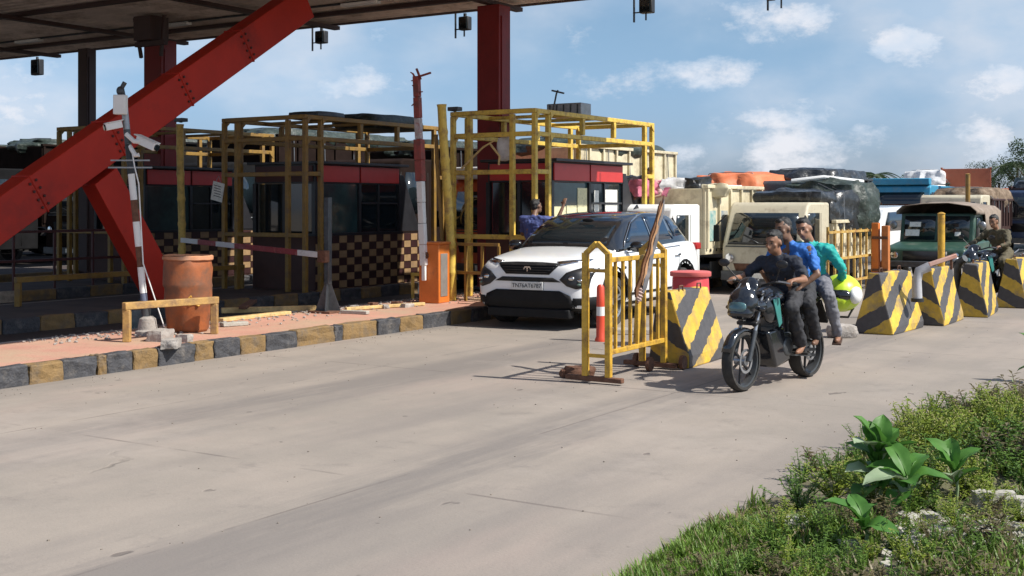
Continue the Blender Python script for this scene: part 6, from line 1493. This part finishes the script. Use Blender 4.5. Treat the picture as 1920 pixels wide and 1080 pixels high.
# grass blades: one stuff object
mgr = [leafmat('grass_green', (.080, .15, .02), (.16, .25, .035)), leafmat('grass_dry', (.18, .14, .07), (.30, .24, .13)), leafmat('grass_bright', (.11, .22, .02), (.20, .32, .045))]
rnd = random.Random(21)
def blades(name, n, fx, hmin, hmax, mats, label, wts=(.55, .27, .18), w=.006):
    me = bpy.data.meshes.new(name); vs = []; fs = []; mi = []
    for k in range(n):
        q = fx()
        if q is None: continue
        x, y = q; z = verge_z(x, y); h = rnd.uniform(hmin, hmax) * (1 + .5 * noise.noise(V(x * 1.1, y * 1.1, 9))); a = rnd.uniform(0, 2 * PI); ln = rnd.uniform(.1, .7) * h; ww = w * rnd.uniform(.6, 1.5)
        dx, dy = math.cos(a), math.sin(a); i = len(vs)
        for t, wf in ((0, 1), (.5, .8)):
            cx, cy, cz = x + dx * ln * t * t, y + dy * ln * t * t, z + h * t * (1 - .15 * t)
            vs += [(cx - dy * ww * wf, cy + dx * ww * wf, cz), (cx + dy * ww * wf, cy - dx * ww * wf, cz)]
        vs.append((x + dx * ln, y + dy * ln, z + h * .85)); fs += [(i, i + 1, i + 3, i + 2), (i + 2, i + 3, i + 4)]; m_ = rnd.choices((0, 1, 2), wts)[0]; mi += [m_, m_]
    me.from_pydata(vs, [], fs); me.polygons.foreach_set('material_index', mi)
    for m in mats: me.materials.append(m)
    return tag(meshobj(name, me), label, kind='stuff')
def patchy(x, y, th=.0, s=1.3): return noise.noise(V(x * s, y * s, 4)) > th
def near():
    y = 4.6 + 7.5 * rnd.random() ** 1.1; x = edge_x(y) + rnd.uniform(-.05, 3.2) ** 1.0; return (x, y) if patchy(x, y, .0 if y > 7 else .12) and x - edge_x(y) > .12 * noise.noise(V(y * 3, 0, 0)) else None
blades('verge_grass', 60000, near, .03, .13, mgr, 'short mixed grass growing over the verge')
def fore():
    y = rnd.uniform(5.2, 6.6); x = edge_x(y) + abs(rnd.gauss(0, .42)); return (x, y) if noise.noise(V(x * 3, y * 3, 12)) > -.25 else None
blades('foreground_grass', 15000, fore, .05, .15, mgr, 'bright tall grass at the near verge edge', (.45, .12, .43), .006)
def far_():
    y = rnd.uniform(11, 26); x = edge_x(y) + rnd.uniform(.0, 4); return (x, y)
blades('far_verge_grass', 9000, far_, .08, .28, mgr, 'rough grass farther along the verge', w=.012)
# ---- leafy weeds: a thing each
def leaf_quad(vs, fs, c, d, up, ln, w):
    d = d.normalized(); s = d.cross(up).normalized(); u = s.cross(d); i = len(vs)
    vs += [c, c + d * ln * .5 + s * w + u * ln * .08, c + d * ln, c + d * ln * .5 - s * w + u * ln * .08]; fs += [(i, i + 1, i + 2), (i, i + 2, i + 3)]
def weed_proto(kind, seed):
    rnd = random.Random(seed); vs = []; fs = []; sv = MB(); fl = MB(); ns = {0: 16, 1: 22, 2: 14}[kind]
    for s in range(ns):
        a = rnd.uniform(0, 2 * PI); h = rnd.uniform(.16, .40); sp = rnd.uniform(.05, .30); p = V(0, 0, 0); n = 9
        for i in range(1, n + 1):
            t = i / n; q = V(math.cos(a) * sp * t, math.sin(a) * sp * t, h * t * (1 - .25 * t * (sp / .3))) + V(rnd.uniform(-.01, .01), rnd.uniform(-.01, .01), 0)
            if i in (4, 9): sv.tube([p, q], .0035, 4, False); p = q
            for k in range(3 if kind != 2 else 2):
                b_ = rnd.uniform(0, 2 * PI); leaf_quad(vs, fs, q, V(math.cos(b_), math.sin(b_), rnd.uniform(-.2, .5)), V(0, 0, 1), rnd.uniform(.02, .05) if kind != 2 else rnd.uniform(.04, .09), rnd.uniform(.007, .014) if kind != 2 else .014)
        if kind == 1:
            for k in range(3): fl.ell(q + V(rnd.uniform(-.03, .03), rnd.uniform(-.03, .03), rnd.uniform(-.03, .03)), .005, None, 5, 3)
    me = bpy.data.meshes.new('foliage'); me.from_pydata([tuple(v) for v in vs], [], fs); return me, sv, fl
KINDS = [('bushy small-leaved green weed', leafmat('weed_green', (.075, .15, .022), (.15, .25, .04))), ('yellowish-green weed dotted with tiny flower heads', leafmat('weed_yellowgreen', (.14, .21, .022), (.27, .32, .045))), ('dry brownish-green weed', leafmat('weed_brown', (.085, .075, .035), (.20, .165, .085)))]
protos = []
for k, (nm, m) in enumerate(KINDS):
    for v in range(2):
        me, sv, fl = weed_proto(k, 50 + k * 7 + v); me.materials.append(m)
        r = thing('weed_plant', nm + ' on the verge', 'weed', (0, 0, -50), 0, 'low weeds covering the verge'); meshobj('foliage', me, r)['kind'] = 'stuff'
        sv.build('stem', m, r, smooth=0)
        if k == 1: fl.build('flower_heads', mat('tiny_flowers', (.40, .36, .14), .7), r, smooth=0)['kind'] = 'stuff'
        else: fl.bm.free()
        protos.append((k, r))
wn = 0; rnd = random.Random(8)
spots = []
for _ in range(2500):
    y = rnd.uniform(6.0, 12.5); x = edge_x(y) + rnd.uniform(.02, 3.4); u = (x / y) * F + 960; v = 385 + EYE * F / y
    if u > 2000 or v > 1120: continue
    if y < 6.5 and x - edge_x(y) < .9: continue
    if any((x - a) ** 2 + (y - c) ** 2 < .20 ** 2 for a, c, _k in spots): continue
    t = noise.noise(V(x * .8, y * .8, 30)); 
    if 6.2 < y < 7.3 and t < -.1: continue
    spots.append((x, y, 1 if t > .12 else (2 if t < -.22 else 0)))
used = set()
for _ in range(900):      # sprawling weeds over the near grass
    y = rnd.uniform(5.3, 6.9); x = edge_x(y) + abs(rnd.gauss(.1, .9)) + .08
    if (x / y) * F + 960 > 2000 or 385 + EYE * F / y > 1180: continue
    if any((x - a) ** 2 + (y - c) ** 2 < .15 ** 2 for a, c, _k in spots): continue
    spots.append((x, y, rnd.choice((0, 0, 1, 2, 2))))
    if len(spots) > 285: break
for x, y, k in spots[:260]:
    c = [p for p in protos if p[0] == k]; k_, pr = rnd.choice(c); sc = rnd.uniform(.55, 1.05) * (1 if y > 7 else .62); z = verge_z(x, y) - .01
    if x - edge_x(y) < .35: sc *= .62
    if pr.name not in used: used.add(pr.name); tree_of(pr); pr.location = (x, y, z); pr.rotation_euler.z = rnd.uniform(0, 6); pr.scale = (sc,) * 3
    else: dup(pr, (x, y, z), rnd.uniform(0, 6), scale=sc)
for k, pr in protos:
    if pr.name not in used: pr.location = (6 + k, 13, 0)
# ---- broad-leaved plants: every big leaf a part
mbig = leafmat('broad_leaf', (.040, .135, .02), (.11, .26, .045), 0.5, .3); mpale = leafmat('broad_leaf_pale', (.20, .30, .16), (.36, .42, .27), .5, .2); mstem = mat('pale_stem', (.22, .30, .14), .6)
def big_leaf(ln, w, seed, curl=.25):
    rnd = random.Random(seed); b = MB(); n = 9; m = 6; rows = []
    for i in range(n + 1):
        t = i / n; ww = w * (math.sin(PI * min(1, (t * .93 + .06))) ** .62) * (.75 + .35 * t) * (1 if i < n else 0.12); row = []
        for j in range(m + 1):
            s = (j / m - .5) * 2; wv = ww * (1 + .05 * math.sin(i * 2.3 + seed * 3 + (s > 0))); row.append(b.bm.verts.new((s * wv, ln * t, ln * (.10 * math.sin(t * 3) - curl * t * t) + abs(s) * ww * .35 + .006 * math.sin(t * 40 + abs(s) * 4) * abs(s))))
        rows.append(row)
    for p, q in zip(rows, rows[1:]):
        for j in range(m): b._f((p[j], p[j + 1], q[j + 1], q[j]))
    for i in range(n): pass
    b.tube([(0, 0, .004), (0, ln * .5, ln * (.10 * math.sin(1.5) - curl * .25) + .004), (0, ln * .96, ln * (.10 * math.sin(2.88) - curl * .92) + .004)], [.006, .004, .0015], 5)
    return b.mesh('leaf', mbig, smooth=180)
LM = [big_leaf(.23, .075, 1), big_leaf(.26, .085, 2, .4), big_leaf(.17, .06, 3, .15)]
LV = [big_leaf(.21, .070, 4, .5), big_leaf(.25, .072, 5, .1), big_leaf(.16, .055, 6, .35)]
def broad_plant(label, c, H0, leaves, pale=()):
    r = thing('broad_leaved_plant', label, 'plant', c, 0, 'broad-leaved plants on the verge')
    r.scale = (.98,) * 3
    b = MB(); b.tube([(0, 0, -.02), (.02, .01, H0 * .5), (0, 0, H0)], [.013, .010, .006], 8); b.build('stem', mstem, r)
    for i, (az, pitch, z, k) in enumerate(leaves):
        o = meshobj('leaf', LM[k], r); o.location = (0, 0, z * H0); o.rotation_euler = Euler((R(min(84, pitch + 13)), R((i * 37) % 30 - 15), R(az)), 'XYZ')
        if i % 3 == 1: o.data = LV[k]
        o.scale = (.85 + .3 * ((i * 7) % 5) / 5, .8 + .35 * ((i * 3) % 4) / 4, 1)
        if i in pale: o.data = LMp[k]
LMp = [m.copy() for m in LM]
for m in LMp: m.materials[0] = mpale
def vp(px, py, zt=0.): p = at(px, py, zt); p.z = verge_z(p.x, p.y); return p
broad_plant('tallest broad-leaved plant with a fan of big green leaves by the road edge', vp(1648, 968, .05), .34,
    [(20, 62, .95, 0), (75, 50, .92, 1), (130, 35, .85, 1), (-20, 70, 1, 0), (-60, 45, .9, 1), (-115, 30, .8, 0), (165, 45, .75, 0), (-160, 40, .8, 2), (45, 20, .55, 1), (110, 15, .5, 0), (-40, 15, .5, 0), (-90, 20, .45, 1), (170, 10, .4, 0), (0, 80, 1, 2), (60, 35, .7, 0), (-10, 40, .65, 1), (-75, 5, .35, 0), (140, 0, .35, 1), (90, 72, 1, 2)], (2, 9))
broad_plant('lower broad-leaved plant with pale drooping leaves beside the tallest one', vp(1700, 985, .05), .22,
    [(60, 25, .9, 1), (110, 10, .8, 1), (-50, 30, .9, 0), (-100, 15, .8, 1), (180, 35, .7, 0), (10, 40, 1, 0), (-20, 0, .5, 1), (140, 5, .5, 0)], (1, 6))
broad_plant('broad-leaved seedling with upright leaves between the weeds and white stones', vp(1790, 965, .05), .26,
    [(-30, 60, .95, 0), (40, 55, .9, 0), (-80, 40, .8, 0), (100, 35, .8, 2), (160, 30, .6, 0), (-130, 30, .6, 2)], (4,))
broad_plant('smallest broad-leaved plant low at the near edge of the verge', vp(1620, 1040, .05), .14, [(-60, 30, 1, 2), (10, 45, 1, 2), (80, 30, .9, 0), (150, 20, .8, 2), (-130, 20, .7, 0)])
p = at(1915, 716, 0); p += V(.15, 0, 0)
broad_plant('broad-leaved plant poking in at the edge of the road beyond the weeds', V(p.x, p.y, verge_z(p.x, p.y)), .34, [(100, 40, .9, 0), (60, 60, 1, 0), (140, 30, .7, 2), (-40, 50, .9, 0), (85, 10, .45, 0), (190, 30, .5, 0)])
for i, (px, py, s, m) in enumerate(((1862, 985, (.11, .04, .07), m_stonew), (1908, 990, (.06, .05, .05), m_stonew), (1492, 1020, (.12, .06, .05), m_stonew), (1700, 1022, (.07, .05, .04), m_stonew), (1745, 1016, (.06, .05, .03), m_stonew), (1600, 1060, (.06, .05, .035), m_stone), (1850, 1040, (.09, .06, .04), m_stonew), (1780, 1050, (.07, .05, .03), m_stonew))):
    debris(['largest slanted white stone in the weeds', 'white stone chip right beside the largest white stone', 'flat pale brick piece in the near grass edge', 'small pale stone under the broad-leaved plants', 'pale stone chip next to the small one under the plants', 'grey pebble half hidden in the near grass', 'pale stone below the largest white one', 'pale flat chip between the near verge stones'][i], vp(px, py) + V(0, 0, s[2] * .6), s, m, i + 70, 'stone', i * .7, 'stone', .18, .8, 'pale stones in the verge')
# pale rubble fragments in the verge
b = MB(); rnd = random.Random(9)
for k in range(600):
    q = vp(rnd.uniform(1660, 1960), rnd.gauss(1045, 22)); s = rnd.uniform(.006, .024); b.box(q + V(0, 0, s * .6), (s * 2, s * rnd.uniform(1, 2), s), (rnd.uniform(-.5, .5), rnd.uniform(-.5, .5), rnd.uniform(0, 3)))
tag(b.build('pale_gravel', m_stonew, None, smooth=0), 'pale rubble chips strewn through the near verge', kind='stuff')
# ---- trees beyond the queue
mtree = leafmat('tree_leaves', (.030, .060, .020), (.060, .10, .035), .6, .2); mbark = mat('bark', (.10, .075, .055), .9, var=.3, bump=.5)
def tree_proto(seed, palm=False):
    rnd = random.Random(seed); r = thing('tree', 'dark green tree', 'tree', (0, 0, -80), 0, 'trees beyond the queue of lorries')
    b = MB(); h = 5.2; b.tube([(0, 0, 0), (.1, 0, h * .4), (.0, .1, h * .7)], [.2, .14, .06], 8)
    for k in range(5): a = k * 1.3; b.tube([(0.05, 0, h * .42 + k * .15), (math.cos(a) * 1.0, math.sin(a) * 1.0, h * .72)], [.07, .02], 6)
    b.build('trunk', mbark, r)
    vs, fs = [], []
    if palm:
        for k in range(16):
            a = k * 2 * PI / 16 + rnd.uniform(-.15, .15); el = rnd.uniform(-.2, .9)
            for i in range(26):
                t = i / 26; c = V(math.cos(a) * 2.2 * t, math.sin(a) * 2.2 * t, h * .75 + 1.6 * t * el - 1.9 * t * t)
                for s in (-1, 1): leaf_quad(vs, fs, c, V(-math.sin(a) * s + math.cos(a) * .6, math.cos(a) * s + math.sin(a) * .6, -.5), V(0, 0, 1), .45, .03)
    else:
        cl_ = [(V(rnd.uniform(-1.7, 1.7), rnd.uniform(-1.7, 1.7), h * rnd.uniform(.55, 1.02)), rnd.uniform(.5, 1.0)) for _ in range(17)]
        for c, rr in cl_:
            for i in range(240):
                d = V(rnd.gauss(0, 1), rnd.gauss(0, 1), rnd.gauss(0, .8)).normalized(); leaf_quad(vs, fs, c + d * rr * rnd.uniform(.6, 1.05), V(rnd.uniform(-1, 1), rnd.uniform(-1, 1), rnd.uniform(-.6, .6)), V(0, 0, 1), rnd.uniform(.12, .22), .05)
    me = bpy.data.meshes.new('crown'); me.from_pydata([tuple(v) for v in vs], [], fs); me.materials.append(mtree); meshobj('crown', me, r)['kind'] = 'stuff'; return r
T0, T1, T2 = tree_proto(1), tree_proto(2), tree_proto(3, True)
uset = set()
rnd = random.Random(6)
TL = [(1905, 120, 2, 1.5, 'palm tree at the far end above the navy lorry'), (1872, 126, 0, 1.15, 'dark bushy tree just left of the far palm'), (1940, 112, 0, 1.4, 'tallest dark tree at the end of the queue, nearest the road'), (1985, 120, 1, 1.4, 'rounded dark tree beyond the tallest one'),
      (1640, 100, 2, 1.12, 'palm tree showing over the slatted sky blue lorry'), (1590, 118, 0, .85, 'low bushy tree peeping over the black-tarped loads'), (1545, 122, 1, .8, 'low rounded tree left of the bushy one behind the black tarpaulins'),
      (1720, 124, 1, .9, 'rounded tree hidden mostly by the white tarpaulin lorry'), (1780, 124, 0, .95, 'bushy tree beyond the rust-red container'), (1825, 126, 1, .95, 'rounded tree just right of the rust-red container')]
for i, (px, Y, k, sc, lab) in enumerate(TL):
    pr = (T0, T1, T2)[k]; p = ((px - 960) * Y / F, Y, -.05)
    if pr.name not in uset: uset.add(pr.name); tree_of(pr); o = pr; o.location = p; o.scale = (sc,) * 3
    else: o = dup(pr, p, rnd.uniform(0, 6), scale=sc)
    o['label'] = lab; o.rotation_euler.z = rnd.uniform(0, 6)

bpy.data.scenes.remove(TMP)
